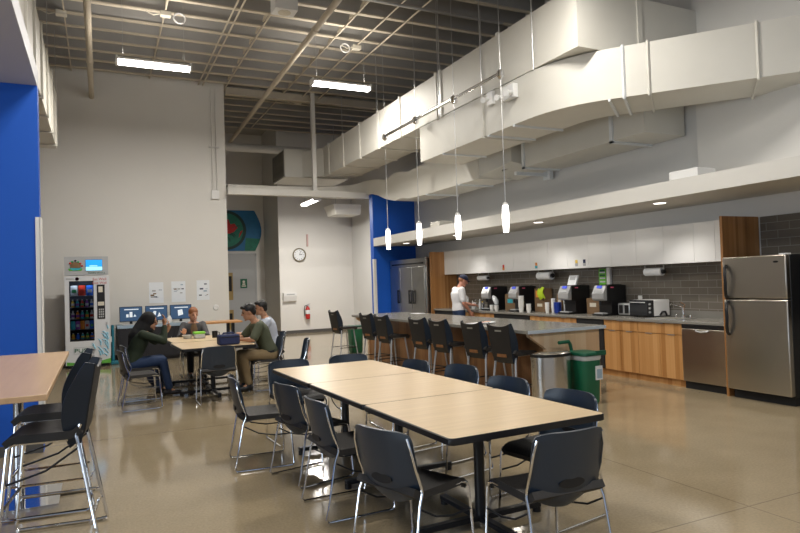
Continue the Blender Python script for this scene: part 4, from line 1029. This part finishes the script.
# the group's two tables
for y, lb in ((9.80, 'pale table nearer the viewer where the group sits, with the navy bag'), (11.0, 'pale table further back where the group sits, with the lunch boxes')):
    t = long_table(1.515, y, R_(2), 1.18 if y < 10 else 1.15, 1.04, lb); t['group'] = 'tables where the group sits'

# high table on the left
t = thing('high_table', 'beech high table with chrome pedestals at the left edge', 'table', (-.63, 4.90, 0))
B(-.385, -1.27, 1.035, .385, 1.27, 1.067).build('tabletop', 'maple2', t, bevel=.004)
for y in (.78, -.78):
    o = MB().lathe([(.038, .012), (.038, 1.03)], 0.05, y, 20).build('pedestal', 'chrome', t)
    B(-.29, y-.31, 0, .33, y+.30, .014).build('base_plate', 'chrome', o, smooth=False)
    B(-.2, y-.2, 1.02, .25, y+.2, 1.035).build('mounting_plate', 'blackmetal', o, smooth=False)

# ------------------------------------------------------------------ things on the group's table
bg = thing('navy_lunch_bag', 'boxy navy fabric bag on the near group table', 'bag', (1.69, 9.44, .7385), R_(5))
B(-.15, -.09, 0, .15, .09, .15).build('bag_body', 'navy', bg, bevel=.025)
MB().tube([(-.08, 0, .15), (-.07, 0, .17), (.07, 0, .17), (.08, 0, .15)], .012, 8).build('carry_strap', 'navy', bg)
MB().rod((-.145, -.095, .115), (.145, -.095, .115), .005, 6).build('zip_seam', 'blackmatte', bg)
bx = thing('lunch_box', 'clear lunch box with a lime green lid', 'lunch box', (1.50, 11.05, .7385), R_(4))
B(-.085, -.07, 0, .085, .07, .075).build('container', 'clear', bx, bevel=.012); B(-.092, -.077, .072, .092, .077, .11).build('lid', 'limegreen', bx, bevel=.012)
bx = thing('food_tub', 'shallow clear tub of red food left of the lime lid', 'food tub', (1.32, 11.12, .7385))
MB().lathe([(.06, 0), (.085, .055), (.088, .06)], n=18).build('container', 'clear', bx); MB().lathe([(.001, .058), (.08, .056), (.08, .05)], n=18).build('red_food', 'red', bx)
mg = thing('black_mug', 'black mug right of the lime-lidded box', 'mug', (1.74, 10.95, .7385))
MB().lathe([(.045, 0), (.048, .11), (.042, .11), (.04, .02)], n=18).build('mug_body', 'black', mg); MB().tube([(.046, 0, .09), (.075, 0, .085), (.078, 0, .05), (.046, 0, .03)], .007, 8).build('mug_handle', 'black', mg)
single('phone', B(-.09, -.045, 0, .09, .045, .012), 'black', 'black phone lying beside the black mug', 'phone', (1.86, 10.82, .7385), R_(10), bevel=.004)
bp = thing('backpack', 'dark navy backpack on the floor under the group\'s table', 'backpack', (.83, 11.15, 0), R_(10))
MB().ell((0, 0, .21), (.17, .13, .22), 18, 12).build('pack_body', 'navy', bp); MB().ell((0, -.11, .15), (.12, .06, .12), 14, 10).build('front_pocket', 'navy', bp)
MB().tube([(-.05, .02, .41), (-.04, .02, .46), (.04, .02, .46), (.05, .02, .41)], .01, 8).build('grab_loop', 'black', bp)

# ------------------------------------------------------------------ vending machine
vm = thing('vending_machine', 'white snack vending machine with glass front and green base band', 'vending machine', (-.645, 14.70, 0))
mb = MB().box(0, .02, .06, .05, .88, 1.905).box(.79, .02, .06, .84, .88, 1.905).box(0, .84, .06, .84, .88, 1.905).box(0, .02, 1.86, .84, .88, 1.905).box(0, .02, .06, .84, .88, .55).box(.57, .02, .06, .84, .88, 1.905)
mb.build('cabinet', 'vendwhite', vm, smooth=False)
MB().box(.04, .06, 0, .80, .85, .07).build('plinth', 'black', vm, smooth=False)
fd = MB().box(0, 0, .07, .84, .022, .565).box(0, 0, 1.80, .84, .022, 1.905).box(0, 0, .565, .09, .022, 1.80).box(.535, 0, .565, .84, .022, 1.80).build('front_door', 'vendwhite', vm, smooth=False)
MB().box(.05, .06, .56, .565, .80, .58).box(.05, .78, .55, .565, .80, 1.86).build('interior', 'vendin', vm, smooth=False)
zsh = (.60, .80, 1.02, 1.26, 1.50)
for z in zsh:
    MB().box(.05, .08, z-.012, .565, .60, z).build('shelf', 'vendgrey', vm, smooth=False)
gl_m, gnt, gb = new_mat('vending_glass'); gb.inputs['Transmission Weight'].default_value = 1.; gb.inputs['Roughness'].default_value = .0; gb.inputs['IOR'].default_value = 1.02; gb.inputs['Base Color'].default_value = (.9, .93, 1, 1)
MB().box(.09, .008, .565, .535, .012, 1.80).build('glass_pane', gl_m, vm, smooth=False)
MB().box(.085, -.003, .56, .54, .0, .575).box(.085, -.003, 1.79, .54, .0, 1.805).box(.085, -.003, .56, .098, .0, 1.805).box(.527, -.003, .56, .54, .0, 1.805).build('window_frame', 'black', vm, smooth=False)
pn = MB().box(.60, -.006, 1.00, .75, .0, 1.72).build('payment_panel', 'black', vm, smooth=False)
MB().box(.63, -.012, 1.56, .71, -.006, 1.68).build('card_reader', 'cream', pn, smooth=False)
MB().box(.625, -.012, 1.42, .715, -.006, 1.52).build('coin_display', 'screenfr', pn, smooth=False)
MB().box(.615, -.012, 1.28, .735, -.006, 1.36).build('note_slot', 'cream', pn, smooth=False)
kp = MB()
for a in range(3):
    for b_ in range(4): kp.box(.63+a*.036, -.012, 1.03+b_*.05, .656+a*.036, -.006, 1.065+b_*.05)
kp.build('keypad', 'vendgrey', pn, smooth=False)
text(fd, 'delivery_door_lettering', 'PUSH', .115, (.33, -.006, .36), (PI/2, 0, 0), 'textgreen', .003, sx=1.25)
MB().box(.15, -.004, .295, .51, -.0, .302).box(.15, -.004, .425, .51, 0, .432).box(.15, -.004, .295, .157, 0, .432).box(.503, -.004, .295, .51, 0, .432).build('delivery_door_outline', 'vendgrey', fd, smooth=False)
text(fd, 'front_lettering', 'Eat Well', .075, (.655, -.003, 1.835), (PI/2, 0, 0), 'textred', .002)
text(fd, 'front_lettering', 'Live Well', .07, (.655, -.003, 1.755), (PI/2, 0, 0), 'textred', .002)
MB().lathe([(.001, 0), (.035, 0)], n=14).build('heart_print', 'pink', fd); COL.objects[-1].rotation_euler = (PI/2, 0, 0); COL.objects[-1].location = (.235, -.004, 1.85)
MB().box(.03, -.003, 1.835, .18, 0, 1.865).build('script_print', 'vendgrey', fd, smooth=False)
random.seed(12)
sp_ = MB()
for k in range(34):
    q = random.random(); x = .84-.02-.36*q*random.random()-.0; z = .20+.62*random.random()*(1-.3*q); a = random.uniform(.3, 1.1); L = random.uniform(.04, .14)
    x = min(x, .80); p0 = Vector((x, -.003, z)); p1 = p0+Vector((-math.cos(a)*L*.8, 0, math.sin(a)*L))
    if p1.x < .42: continue
    sp_.tube([p0, (p0+p1)/2+Vector((.01, 0, .012)), p1], [.022, .016, .004], 6)
sp_.build('water_splash_print', 'splash', fd)
MB().prism([(.02, .07), (.84, .07), (.84, .17), (.60, .115), (.3, .10), (.02, .14)], 'y', -.004, 0).build('green_band', 'vendgreen', fd, smooth=False)
B(.76, -.012, .85, .79, 0, .93).build('door_lock', 'silver', fd, smooth=False)
tsn = MB().box(0, .05, 1.925, .825, .35, 2.315).build('top_sign', 'vendgrey', vm, smooth=False)
MB().box(.395, .042, 2.015, .715, .05, 2.25).build('screen_bezel', 'screenfr', tsn, smooth=False)
MB().box(.40, .038, 2.02, .71, .042, 2.245).build('screen', 'screenblue', tsn, smooth=False)
MB().box(.40, .036, 2.02, .71, .038, 2.10).box(.47, .036, 2.11, .62, .038, 2.13).build('screen_cloud', 'screenlite', tsn, smooth=False)
em = MB().prism([(.09, 2.02), (.32, 2.02), (.34, 2.07), (.07, 2.07)], 'y', .043, .05).build('emblem_grass', 'vendgreen', tsn, smooth=False)
MB().prism([(.11, 2.06), (.16, 2.03), (.26, 2.03), (.31, 2.06), (.32, 2.11), (.10, 2.11)], 'y', .040, .05).build('emblem_bowl', 'snackteal', tsn, smooth=False)
MB().prism([(.11, 2.08), (.30, 2.08), (.31, 2.16), (.27, 2.20), (.15, 2.20), (.11, 2.15)], 'y', .038, .05).build('emblem_basket', 'card', tsn, smooth=False)
for x, z, m in ((.11, 2.18, 'red'), (.30, 2.17, 'red'), (.33, 2.12, 'red'), (.21, 2.23, 'blackmatte'), (.26, 2.205, 'snackgreen'), (.15, 2.21, 'snackgreen')):
    MB().ell((x, .040, z), (.022, .008, .02), 10, 6).build('emblem_fruit', m, tsn)
text(tsn, 'sign_lettering', 'healthy vending', .052, (.60, .046, 1.975), (PI/2, 0, 0), 'textgreen', .002)
al = area('vending_lamp', (.31, .07, 1.84), (R_(25), 0, 0), .42, .04, 1.6, (.8, .9, 1.)); al.parent = vm
# products (stand inside the machine)
mats_s = ['snackred', 'snackblue', 'snackorange', 'snackgreen', 'snackyellow', 'snackwhite', 'snackteal', 'snackpurple']
cn = {'snackred': 'red', 'snackblue': 'blue', 'snackorange': 'orange', 'snackgreen': 'green', 'snackyellow': 'yellow', 'snackwhite': 'white', 'snackteal': 'teal', 'snackpurple': 'purple'}
rows = [('bottom', 5, .12, ['snackyellow', 'snackblue', 'snackteal', 'snackgreen', 'snackblue']), ('second lowest', 5, .17, ['snackteal', 'snackpurple', 'snackorange', 'snackwhite', 'snackblue']),
        ('middle', 5, .17, ['snackwhite', 'snackorange', 'snackteal', 'snackgreen', 'snackwhite']), ('second highest', 5, .16, ['snackyellow', 'snackteal', 'snackred', 'snackpurple', 'snackwhite']), ('top', 3, .21, ['snackwhite', 'snackred', 'snackblue'])]
ordn = ['first', 'second', 'third', 'fourth', 'fifth']
for ri, (rn, n, h, ms) in enumerate(rows):
    for k in range(n):
        w_ = .44/n; x = -.645+.098+w_*(k+.5); m = ms[k]; kind = ri in (1, 4)
        lb = '%s %s on the %s shelf of the vending machine, %s from the left' % (cn[m], 'snack bag' if kind else 'bottle', rn, ordn[k])
        t = thing('snack_bag' if kind else 'drink_bottle', lb, 'snack' if kind else 'drink', (x, 14.82, zsh[ri]+.001), 0, 'products in the vending machine')
        if kind:
            MB().slab(lambda u, v: ((u-.5)*w_*.86*(1-.10*math.sin(PI*v)), -.02*math.sin(PI*v)*math.sin(PI*u), h*v), 6, 8, .03).build('pouch', m, t, ang=70)
            MB().box(-w_*.3, -.045, h*.3, w_*.3, -.034, h*.6).build('pouch_label', random.choice(mats_s), t, smooth=False)
        else:
            r = w_*.34
            MB().lathe([(r*.9, 0), (r, .01), (r, h*.6), (r*.45, h*.82), (r*.45, h*.9)], n=12).build('bottle', m, t)
            MB().lathe([(r*.5, h*.9), (r*.5, h)], n=10).build('bottle_cap', 'snackwhite', t)
            MB().lathe([(r*1.03, h*.2), (r*1.03, h*.5)], n=12).build('bottle_label', random.choice(mats_s), t)

# teal stand beside the machine
t = thing('teal_stand', 'teal upright broom stand with a flat foot beside the vending machine', 'stand', (.245, 15.05, 0))
MB().rod((0, 0, .02), (0, 0, .84), .035, 12, .028).build('pole', 'teal', t); B(-.045, -.16, 0, .17, .10, .07).build('foot', 'teal', t, bevel=.015)
B(-.045, -.05, .48, -.02, -.02, .60).build('paper_tag', 'paper', t, smooth=False)
# computer desk
ds = thing('computer_cabinet', 'low black cabinet with pale top carrying three monitors', 'cabinet', (.36, 15.25, 0))
B(0, 0, .06, 1.75, .70, .74).build('carcass', 'darkcab', ds, smooth=False)
for k in range(3):
    o = B(.01+k*.58, -.02, .08, .575+k*.58, 0, .73).build('door', 'darkcab', ds, smooth=False)
    MB().rod((.52+k*.58, -.035, .35), (.52+k*.58, -.035, .5), .006, 6).build('door_pull', 'silver', o)
B(-.02, -.03, .74, 1.77, .71, .80).build('top', 'lightblue', ds, smooth=False)
B(.02, .03, 0, 1.73, .66, .06).build('plinth', 'black', ds, smooth=False)
for i, x in enumerate((.64, 1.18, 1.715)):
    m = thing('monitor', ('computer monitor on the low cabinet, leftmost of three', 'computer monitor behind the woman in the headscarf, middle of three', 'computer monitor on the low cabinet, rightmost of three')[i], 'monitor', (x, 15.60, .80), 0, 'monitors on the low cabinet')
    B(-.24, -.03, .07, .24, .01, .41).build('panel', 'screenfr', m, bevel=.006)
    sc_ = B(-.228, -.034, .085, .228, -.029, .398).build('screen', 'monitor', m, smooth=False)
    MB().box(-.14, -.037, .335, .16, -.034, .355).build('screen_heading', 'monwhite', sc_, smooth=False)
    if i == 0: shp = [[(-.10, .17), (-.05, .17), (-.05, .24), (-.10, .24)], [(-.03, .17), (.03, .17), (.03, .29), (-.03, .29)], [(.05, .18), (.11, .18), (.08, .24)]]
    elif i == 1: shp = [[(-.08, .20), (-.02, .19), (.0, .28), (-.06, .29)], [(.02, .15), (.10, .17), (.06, .26)]]
    else: shp = [[(-.06, .15), (.05, .18), (.03, .30), (-.07, .28)]]
    for p in shp: MB().prism(p, 'y', -.037, -.034).build('screen_graphic', 'monwhite', sc_, smooth=False)
    MB().box(-.03, -.01, .01, .03, .02, .09).build('stand_neck', 'screenfr', m, smooth=False); MB().box(-.13, -.09, 0, .13, .07, .012).build('stand_foot', 'screenfr', m, smooth=False)
    kb = thing('keyboard', ('pale keyboard before the left monitor', 'pale keyboard before the middle monitor', 'pale keyboard before the right monitor')[i], 'keyboard', (x, 15.38, .80), 0, 'keyboards on the low cabinet')
    B(-.2, -.06, 0, .2, .06, .018).build('key_tray', 'vendgrey', kb, bevel=.004)
    kk = MB()
    for a in range(12):
        for b_ in range(4): kk.box(-.185+a*.031, -.05+b_*.026, .018, -.160+a*.031, -.03+b_*.026, .024)
    kk.build('keys', 'plasticwhite', kb, smooth=False)
single('white_jug', MB().lathe([(.05, 0), (.06, .02), (.06, .11), (.035, .15), (.03, .17)], n=16), 'plasticwhite', 'small white jug between the middle and right monitors', 'jug', (1.44, 15.45, .80))
# second wood table behind the group
t = thing('small_table', 'small orange wood table with black legs behind the mug', 'table', (2.30, 13.4, 0))
B(-.42, -.3, .85, .34, .3, .885).build('tabletop', 'orangewood', t, bevel=.004)
for x in (.10, .20): MB().box(x-.025, -.05, .03, x+.025, .05, .85).build('leg', 'blackmetal', t, smooth=False)
B(-.3, -.25, 0, .3, .25, .03).build('base_plate', 'blackmetal', t, smooth=False)

# ------------------------------------------------------------------ people
def finish(mb, name, mat, parent, vox, smooth_it=4):
    me = bpy.data.meshes.new('tmp'); me.from_pydata(mb.v, [], mb.f); me.validate()
    bm = bmesh.new(); bm.from_mesh(me); bmesh.ops.recalc_face_normals(bm, faces=bm.faces); bm.to_mesh(me); bm.free()
    o = bpy.data.objects.new('tmp', me); COL.objects.link(o)
    r = o.modifiers.new('r', 'REMESH'); r.mode = 'VOXEL'; r.voxel_size = vox; r.use_smooth_shade = True
    s_ = o.modifiers.new('s', 'SMOOTH'); s_.factor = .5; s_.iterations = smooth_it
    m2 = bpy.data.meshes.new_from_object(o.evaluated_get(bpy.context.evaluated_depsgraph_get()))
    bpy.data.objects.remove(o); bpy.data.meshes.remove(me)
    m2.materials.clear(); m2.materials.append(M_[mat])
    for p in m2.polygons: p.use_smooth = True
    ob = bpy.data.objects.new(name, m2); COL.objects.link(ob); ob.parent = parent
    return ob
def limb(mb, pts, rad, n=12):
    """tapered limb with rounded joints"""
    pts = [Vector(p) for p in pts]
    for i in range(len(pts)-1):
        mb.tube([pts[i], pts[i+1]], [rad[i], rad[i+1]], n)
    for p, r in zip(pts, rad): mb.ell(p, (r, r, r), n, 8)
def torso(mb, secs):
    """secs: (center, half width, half depth, forward vector)"""
    rs = []
    for c, a, b, fw in secs:
        c = Vector(c); fw = Vector(fw).normalized(); X = Vector((1, 0, 0)); X = (X-fw*X.dot(fw)).normalized()
        rs.append([c+X*a*math.cos(2*PI*k/20)+fw*b*math.sin(2*PI*k/20) for k in range(20)])
    mb.rings(rs)
def hand(mb, wrist, tip_dir, palm_n, side):
    """palm with five bent fingers; side=+1 right hand (thumb toward -lateral)"""
    w = Vector(wrist); d = Vector(tip_dir).normalized(); n_ = Vector(palm_n); n_ = (n_-d*n_.dot(d)).normalized(); lat = d.cross(n_)*side
    mb.tube([w, w+d*.045, w+d*.09], [.026, .032, .034], 10)
    mb.ell(w+d*.06, (.036, .036, .03), 10, 8)
    for k, L in enumerate((.068, .078, .072, .056)):
        b = w+d*.085+lat*(.030-.020*k)
        j1 = b+d*L*.45+n_*L*.10; j2 = j1+d*L*.32+n_*L*.25; j3 = j2+d*L*.14+n_*L*.25
        mb.tube([b, j1, j2, j3], [.0095, .009, .0085, .007], 7)
    b = w+d*.03+lat*.026; j1 = b+d*.03+lat*.028+n_*.012; j2 = j1+d*.032+lat*.008+n_*.015
    mb.tube([b, j1, j2], [.013, .011, .008], 7)
def person(name_label, loc, rz, P, mats):
    t = thing('person', name_label, 'person', loc, rz)
    b = MB(); top = MB(); bot = MB()
    hc = Vector(P['head']); yaw = P.get('yaw', 0); pit = P.get('pitch', 0)
    HR = Matrix.Rotation(yaw, 3, 'Z') @ Matrix.Rotation(pit, 3, 'X')
    H = lambda x, y, z: hc+HR @ Vector((x, y, z))
    # torso sections from pelvis to neck
    pel = Vector(P['pelvis']); chest = Vector(P['chest']); neck = Vector(P['neck'])
    sp = (chest-pel).normalized(); fw0 = Vector((0, 1, 0)) if not P['seated'] else Vector((0, 1, .0))
    fw = fw0-sp*fw0.dot(sp); fw.normalize(); k = P.get('k', 1.)
    secs = [(pel-sp*.10, .13*k, .09*k, fw), (pel, .165*k, .115*k, fw), (pel.lerp(chest, .45), .140*k, .10*k, fw), (pel.lerp(chest, .8), .165*k, .115*k, fw), (chest, .18*k, .112*k, fw),
            (chest.lerp(neck, .55), .155*k, .085*k, fw), (chest.lerp(neck, .9), .075, .06, fw)]
    torso(b, secs)
    torso(top, [(c, a+.014, d_+.014, f_) for c, a, d_, f_ in secs[1:6]]+[(chest.lerp(neck, .80), .095, .075, fw)])
    limb(b, [chest.lerp(neck, .7), neck.lerp(hc, .5)], [.058, .052])
    # head
    b.ell(H(0, -.008, .028), (.074, .093, .098), 18, 12, HR); b.ell(H(0, .022, -.045), (.056, .066, .070), 16, 10, HR)
    b.tube([H(0, .085, .03), H(0, .108, -.012), H(0, .092, -.022)], [.008, .015, .012], 8)
    for s_ in (-1, 1): b.ell(H(s_*.077, -.008, .0), (.010, .020, .030), 8, 6, HR)
    b.ell(H(0, .088, -.058), (.022, .010, .010), 10, 6, HR); b.ell(H(0, .075, -.095), (.025, .02, .018), 10, 6, HR)
    # arms
    for sd, s_ in (('R', 1), ('L', -1)):
        S = Vector(P['sh'+sd]); E = Vector(P['el'+sd]); W = Vector(P['wr'+sd])
        limb(b, [S, S.lerp(E, .5), E, E.lerp(W, .4), W], [.052*k, .046*k, .039*k, .036*k, .027])
        sl = P['sleeve']
        if sl >= 1: limb(top, [S, S.lerp(E, .5), E, E.lerp(W, (sl-1)*.5), E.lerp(W, sl-1)], [.068*k, .062*k, .054*k, .047*k, .042])
        else: limb(top, [S, S.lerp(E, sl)], [.072*k, .064*k])
        hand(b, W, P['hd'+sd], P['pn'+sd], s_)
    # legs
    for sd, s_ in (('R', 1), ('L', -1)):
        h_ = pel+Vector((s_*.09*k, .0, -.03)); K = Vector(P['kn'+sd]); A_ = Vector(P['an'+sd])
        limb(b, [h_, h_.lerp(K, .5), K, K.lerp(A_, .35), A_], [.082*k, .070*k, .054*k, .052*k, .036])
        limb(bot, [h_, h_.lerp(K, .5), K, K.lerp(A_, .35), A_+Vector((0, 0, .035))], [.098*k, .086*k, .070*k, .066*k, .056])
        fd = Vector(P.get('ft', (0, 1, 0))).normalized()
        b.tube([A_, A_+fd*.08-Vector((0, 0, .045)), A_+fd*.15-Vector((0, 0, .055))], [.034, .032, .022], 8)
        sh = MB(); limb(sh, [A_-fd*.045-Vector((0, 0, .045)), A_+fd*.05-Vector((0, 0, .048)), A_+fd*.15-Vector((0, 0, .057))], [.040, .042, .032])
        limb(sh, [A_-Vector((0, 0, .03)), A_], [.046, .044]); finish(sh, 'shoe', mats.get('shoe', 'shoe'), t, .010, 3)
    torso(bot, [(c, a+.010, d_+.010, f_) for c, a, d_, f_ in secs[:2]]+[(pel.lerp(chest, .18), .158*k, .118*k, fw)])
    finish(b, 'body', mats['skin'], t, .008, 3)
    finish(top, 'shirt', mats['top'], t, .012, 4); finish(bot, 'trousers', mats['bot'], t, .012, 4)
    for s_ in (-1, 1):
        e = MB().ell(H(s_*.030, .079, .012), (.013, .010, .008), 10, 6, HR).build('eye', 'eye', t)
        MB().tube([H(s_*.014, .088, .034), H(s_*.032, .086, .040), H(s_*.052, .074, .032)], .0045, 6).build('eyebrow', mats['hair'] if mats['hair'] != 'scarf' else 'hairblack', t)
    MB().tube([H(-.024, .085, -.056), H(0, .098, -.055), H(.024, .085, -.056)], [.003, .006, .003], 6).build('mouth', 'lip', t)
    return t, H, HR, hc
V = Vector
# woman in headscarf (seated, facing +X in the world => local +Y)
P1 = dict(seated=True, pelvis=(0, -.10, .52), chest=(0, .04, .88), neck=(0, .11, 1.0), head=(0, .17, 1.10), yaw=-.35, pitch=-.25, k=1.,
          shR=(.17, .05, .93), elR=(.22, .33, .82), wrR=(.10, .36, 1.05), hdR=(-.15, .05, 1), pnR=(0, -1, .2), shL=(-.17, .05, .93), elL=(-.22, .26, .79), wrL=(-.08, .42, .95), hdL=(.3, .3, 1), pnL=(0, -1, .2), sleeve=1.85,
          knR=(.11, .32, .53), knL=(-.11, .32, .53), anR=(.12, .40, .10), anL=(-.10, .30, .10))
# she faces +X: the arm away from the viewer is on her left; mirror so that the raised hand is seen
t, H, HR, hc = person('seated woman in black headscarf and dark green top raising a hand', (.50, 10.05, 0), R_(-88), P1, dict(skin='skintan', top='olivedark', bot='denim', hair='scarf'))
sc_ = MB(); sc_.ell(H(0, -.035, .03), (.105, .115, .122), 18, 12, HR); limb(sc_, [H(0, -.05, -.03), V((0, .05, .98)), V((0, .01, .91))], [.10, .11, .13]); sc_.ell(H(0, .02, -.115), (.075, .07, .05), 14, 8, HR)
limb(sc_, [H(0, -.09, .0), V((0, -.06, .91)), V((0, -.08, .80))], [.08, .075, .06])
finish(sc_, 'headscarf', 'scarf', t, .010, 4)
# red-haired woman, facing the viewer
P2 = dict(seated=True, pelvis=(0, -.10, .52), chest=(0, -.02, .87), neck=(0, .02, .99), head=(0, .06, 1.10), yaw=.15, pitch=-.15, k=.92,
          shR=(.165, 0, .92), elR=(.25, .14, .72), wrR=(.20, .34, .80), hdR=(.05, .9, .35), pnR=(0, -.3, 1), shL=(-.165, 0, .92), elL=(-.22, .14, .72), wrL=(-.12, .34, .775), hdL=(.4, .8, 0), pnL=(0, 0, -1), sleeve=1.9,
          knR=(.10, .33, .52), knL=(-.10, .33, .52), anR=(.10, .30, .10), anL=(-.12, .38, .10))
t, H, HR, hc = person('seated woman with red hair tied back and grey cardigan facing the viewer', (1.52, 11.92, 0), R_(180), P2, dict(skin='skinlight', top='greyknit', bot='trousersdark', hair='hairginger'))
hr = MB(); hr.ell(H(0, -.020, .052), (.084, .100, .094), 18, 12, HR); hr.ell(H(0, -.12, .03), (.035, .04, .035), 12, 8, HR); hr.tube([H(0, -.125, .02), H(0, -.15, -.08), H(0, -.13, -.16)], [.028, .026, .01], 8)
finish(hr, 'hair', 'hairginger', t, .009, 2)
tt = MB(); torso(tt, [((0, .092, .70), .06, .03, (0, 1, 0)), ((0, .098, .85), .06, .03, (0, 1, 0)), ((0, .09, .95), .035, .02, (0, 1, 0))]); tt.build('undershirt', 'card', t)
# man in olive shirt, facing -X
P3 = dict(seated=True, pelvis=(0, -.10, .54), chest=(0, .06, .92), neck=(0, .13, 1.06), head=(0, .215, 1.18), yaw=-.1, pitch=-.30, k=1.06,
          shR=(.19, .09, .97), elR=(.27, .26, .79), wrR=(.12, .38, .78), hdR=(-.4, .8, 0), pnR=(0, 0, -1), shL=(-.19, .09, .97), elL=(-.27, .20, .78), wrL=(-.15, .36, .785), hdL=(.3, .9, 0), pnL=(0, 0, -1), sleeve=.82,
          knR=(.11, .34, .54), knL=(-.13, .34, .54), anR=(.10, .30, .10), anL=(-.13, .26, .10))
t, H, HR, hc = person('seated man with black hair, olive shirt and khaki trousers leaning on the table', (2.27, 9.74, 0), R_(88), P3, dict(skin='skintan', top='olive', bot='khaki', hair='hairblack'))
hr = MB(); hr.ell(H(0, -.028, .050), (.086, .098, .096), 18, 12, HR); hr.ell(H(0, -.075, -.01), (.070, .045, .06), 14, 8, HR); hr.ell(H(0, .05, .098), (.065, .05, .03), 14, 8, HR)
finish(hr, 'hair', 'hairblack', t, .009, 2)
bl = MB(); torso(bl, [((0, -.085, .56), .188, .140, (0, 1, -.2)), ((0, -.075, .59), .186, .138, (0, 1, -.2))]); bl.build('belt', 'black', t)
# man in pale shirt
P4 = dict(seated=True, pelvis=(0, -.10, .54), chest=(0, .0, .93), neck=(0, .05, 1.07), head=(0, .11, 1.20), yaw=-.05, pitch=-.12, k=1.05,
          shR=(.19, .03, .98), elR=(.26, .18, .77), wrR=(.14, .42, .78), hdR=(-.3, .9, 0), pnR=(0, 0, -1), shL=(-.19, .03, .98), elL=(-.26, .18, .77), wrL=(-.14, .42, .785), hdL=(.3, .9, 0), pnL=(0, 0, -1), sleeve=1.9,
          knR=(.11, .34, .54), knL=(-.11, .34, .54), anR=(.10, .30, .10), anL=(-.12, .34, .10))
t, H, HR, hc = person('seated man with black hair and pale blue shirt behind the man in olive', (2.58, 10.72, 0), R_(86), P4, dict(skin='skintan', top='shirtwhite', bot='trousersdark', hair='hairblack'))
hr = MB(); hr.ell(H(0, -.026, .048), (.082, .096, .095), 18, 12, HR); hr.ell(H(0, -.07, -.01), (.066, .045, .06), 14, 8, HR); hr.ell(H(0, .05, .098), (.06, .045, .032), 14, 8, HR)
finish(hr, 'hair', 'hairblack', t, .009, 2)
# man at the counter
P5 = dict(seated=False, pelvis=(0, 0, .93), chest=(0, -.02, 1.30), neck=(0, .05, 1.45), head=(0, .12, 1.55), yaw=-.15, pitch=-.42, k=1.05,
          shR=(.195, .0, 1.36), elR=(.25, .02, 1.08), wrR=(.20, .17, .90), hdR=(-.05, .5, -.8), pnR=(-1, 0, 0), shL=(-.19, .01, 1.36), elL=(-.24, .12, 1.10), wrL=(-.14, .36, 1.03), hdL=(.3, .9, -.1), pnL=(.3, 0, -1), sleeve=.72,
          knR=(.10, .03, .50), knL=(-.10, .03, .50), anR=(.11, -.01, .10), anL=(-.11, -.01, .10))
t, H, HR, hc = person('man in white t-shirt, jeans and navy cap standing at the counter', (6.86, 11.55, 0), R_(-98), P5, dict(skin='skinpink', top='tshirt', bot='denim', hair='hairginger'))
cp_ = MB(); cp_.ell(H(0, -.012, .062), (.086, .104, .076), 18, 12, HR); finish(cp_, 'cap', 'cap', t, .008, 2)
MB().slab(lambda u, v: H((2*u-1)*.072*(1-.35*v*v), .075+.085*v*(1-.25*(2*u-1)**2), .052-.012*v-.010*(2*u-1)**2), 8, 6, .006).build('cap_brim', 'cap', t)
hr = MB(); hr.ell(H(0, -.030, .012), (.080, .086, .06), 16, 10, HR); finish(hr, 'hair', 'hairginger', t, .008, 2)
wc = thing('white_cup', 'white cup in the man\'s far hand above the counter', 'cup', (7.30, 11.62, .985)); MB().lathe([(.03, 0), (.038, .09), (.034, .09)], n=14).build('cup_body', 'cup', wc); MB().lathe([(.039, .088), (.039, .096)], n=14).build('cup_rim', 'paper', wc)

# ------------------------------------------------------------------ camera, world
F = 631.2; YAW = R_(25.52); PIT = R_(1.409); ROL = R_(-1.853)
cy, sy, cp2, sp2 = math.cos(YAW), math.sin(YAW), math.cos(PIT), math.sin(PIT)
fwd = V((sy*cp2, cy*cp2, sp2)); r0 = V((cy, -sy, 0)); u0 = r0.cross(fwd); c_, s_ = math.cos(ROL), math.sin(ROL)
right = c_*r0+s_*u0; up = -s_*r0+c_*u0
cam = bpy.data.cameras.new('camera'); co = bpy.data.objects.new('camera', cam); COL.objects.link(co)
cam.sensor_width = 36.; cam.lens = F/800*36.; cam.clip_start = .05; cam.clip_end = 100
m4 = Matrix((right, up, -fwd)).transposed().to_4x4(); m4.translation = V((0, 0, 1.57)); co.matrix_world = m4
SC.camera = co
wd_ = bpy.data.worlds.new('world'); SC.world = wd_; wd_.use_nodes = True
bgd = wd_.node_tree.nodes['Background']; bgd.inputs[0].default_value = (.62, .76, 1., 1); bgd.inputs[1].default_value = .4
SC.view_settings.view_transform = 'Standard'; SC.view_settings.look = 'None'; SC.view_settings.exposure = 0.; SC.view_settings.gamma = 1.
SC.cycles.use_denoising = True
SC.cycles.max_bounces = 8; SC.cycles.caustics_reflective = False; SC.cycles.caustics_refractive = False; SC.cycles.sample_clamp_indirect = 6.
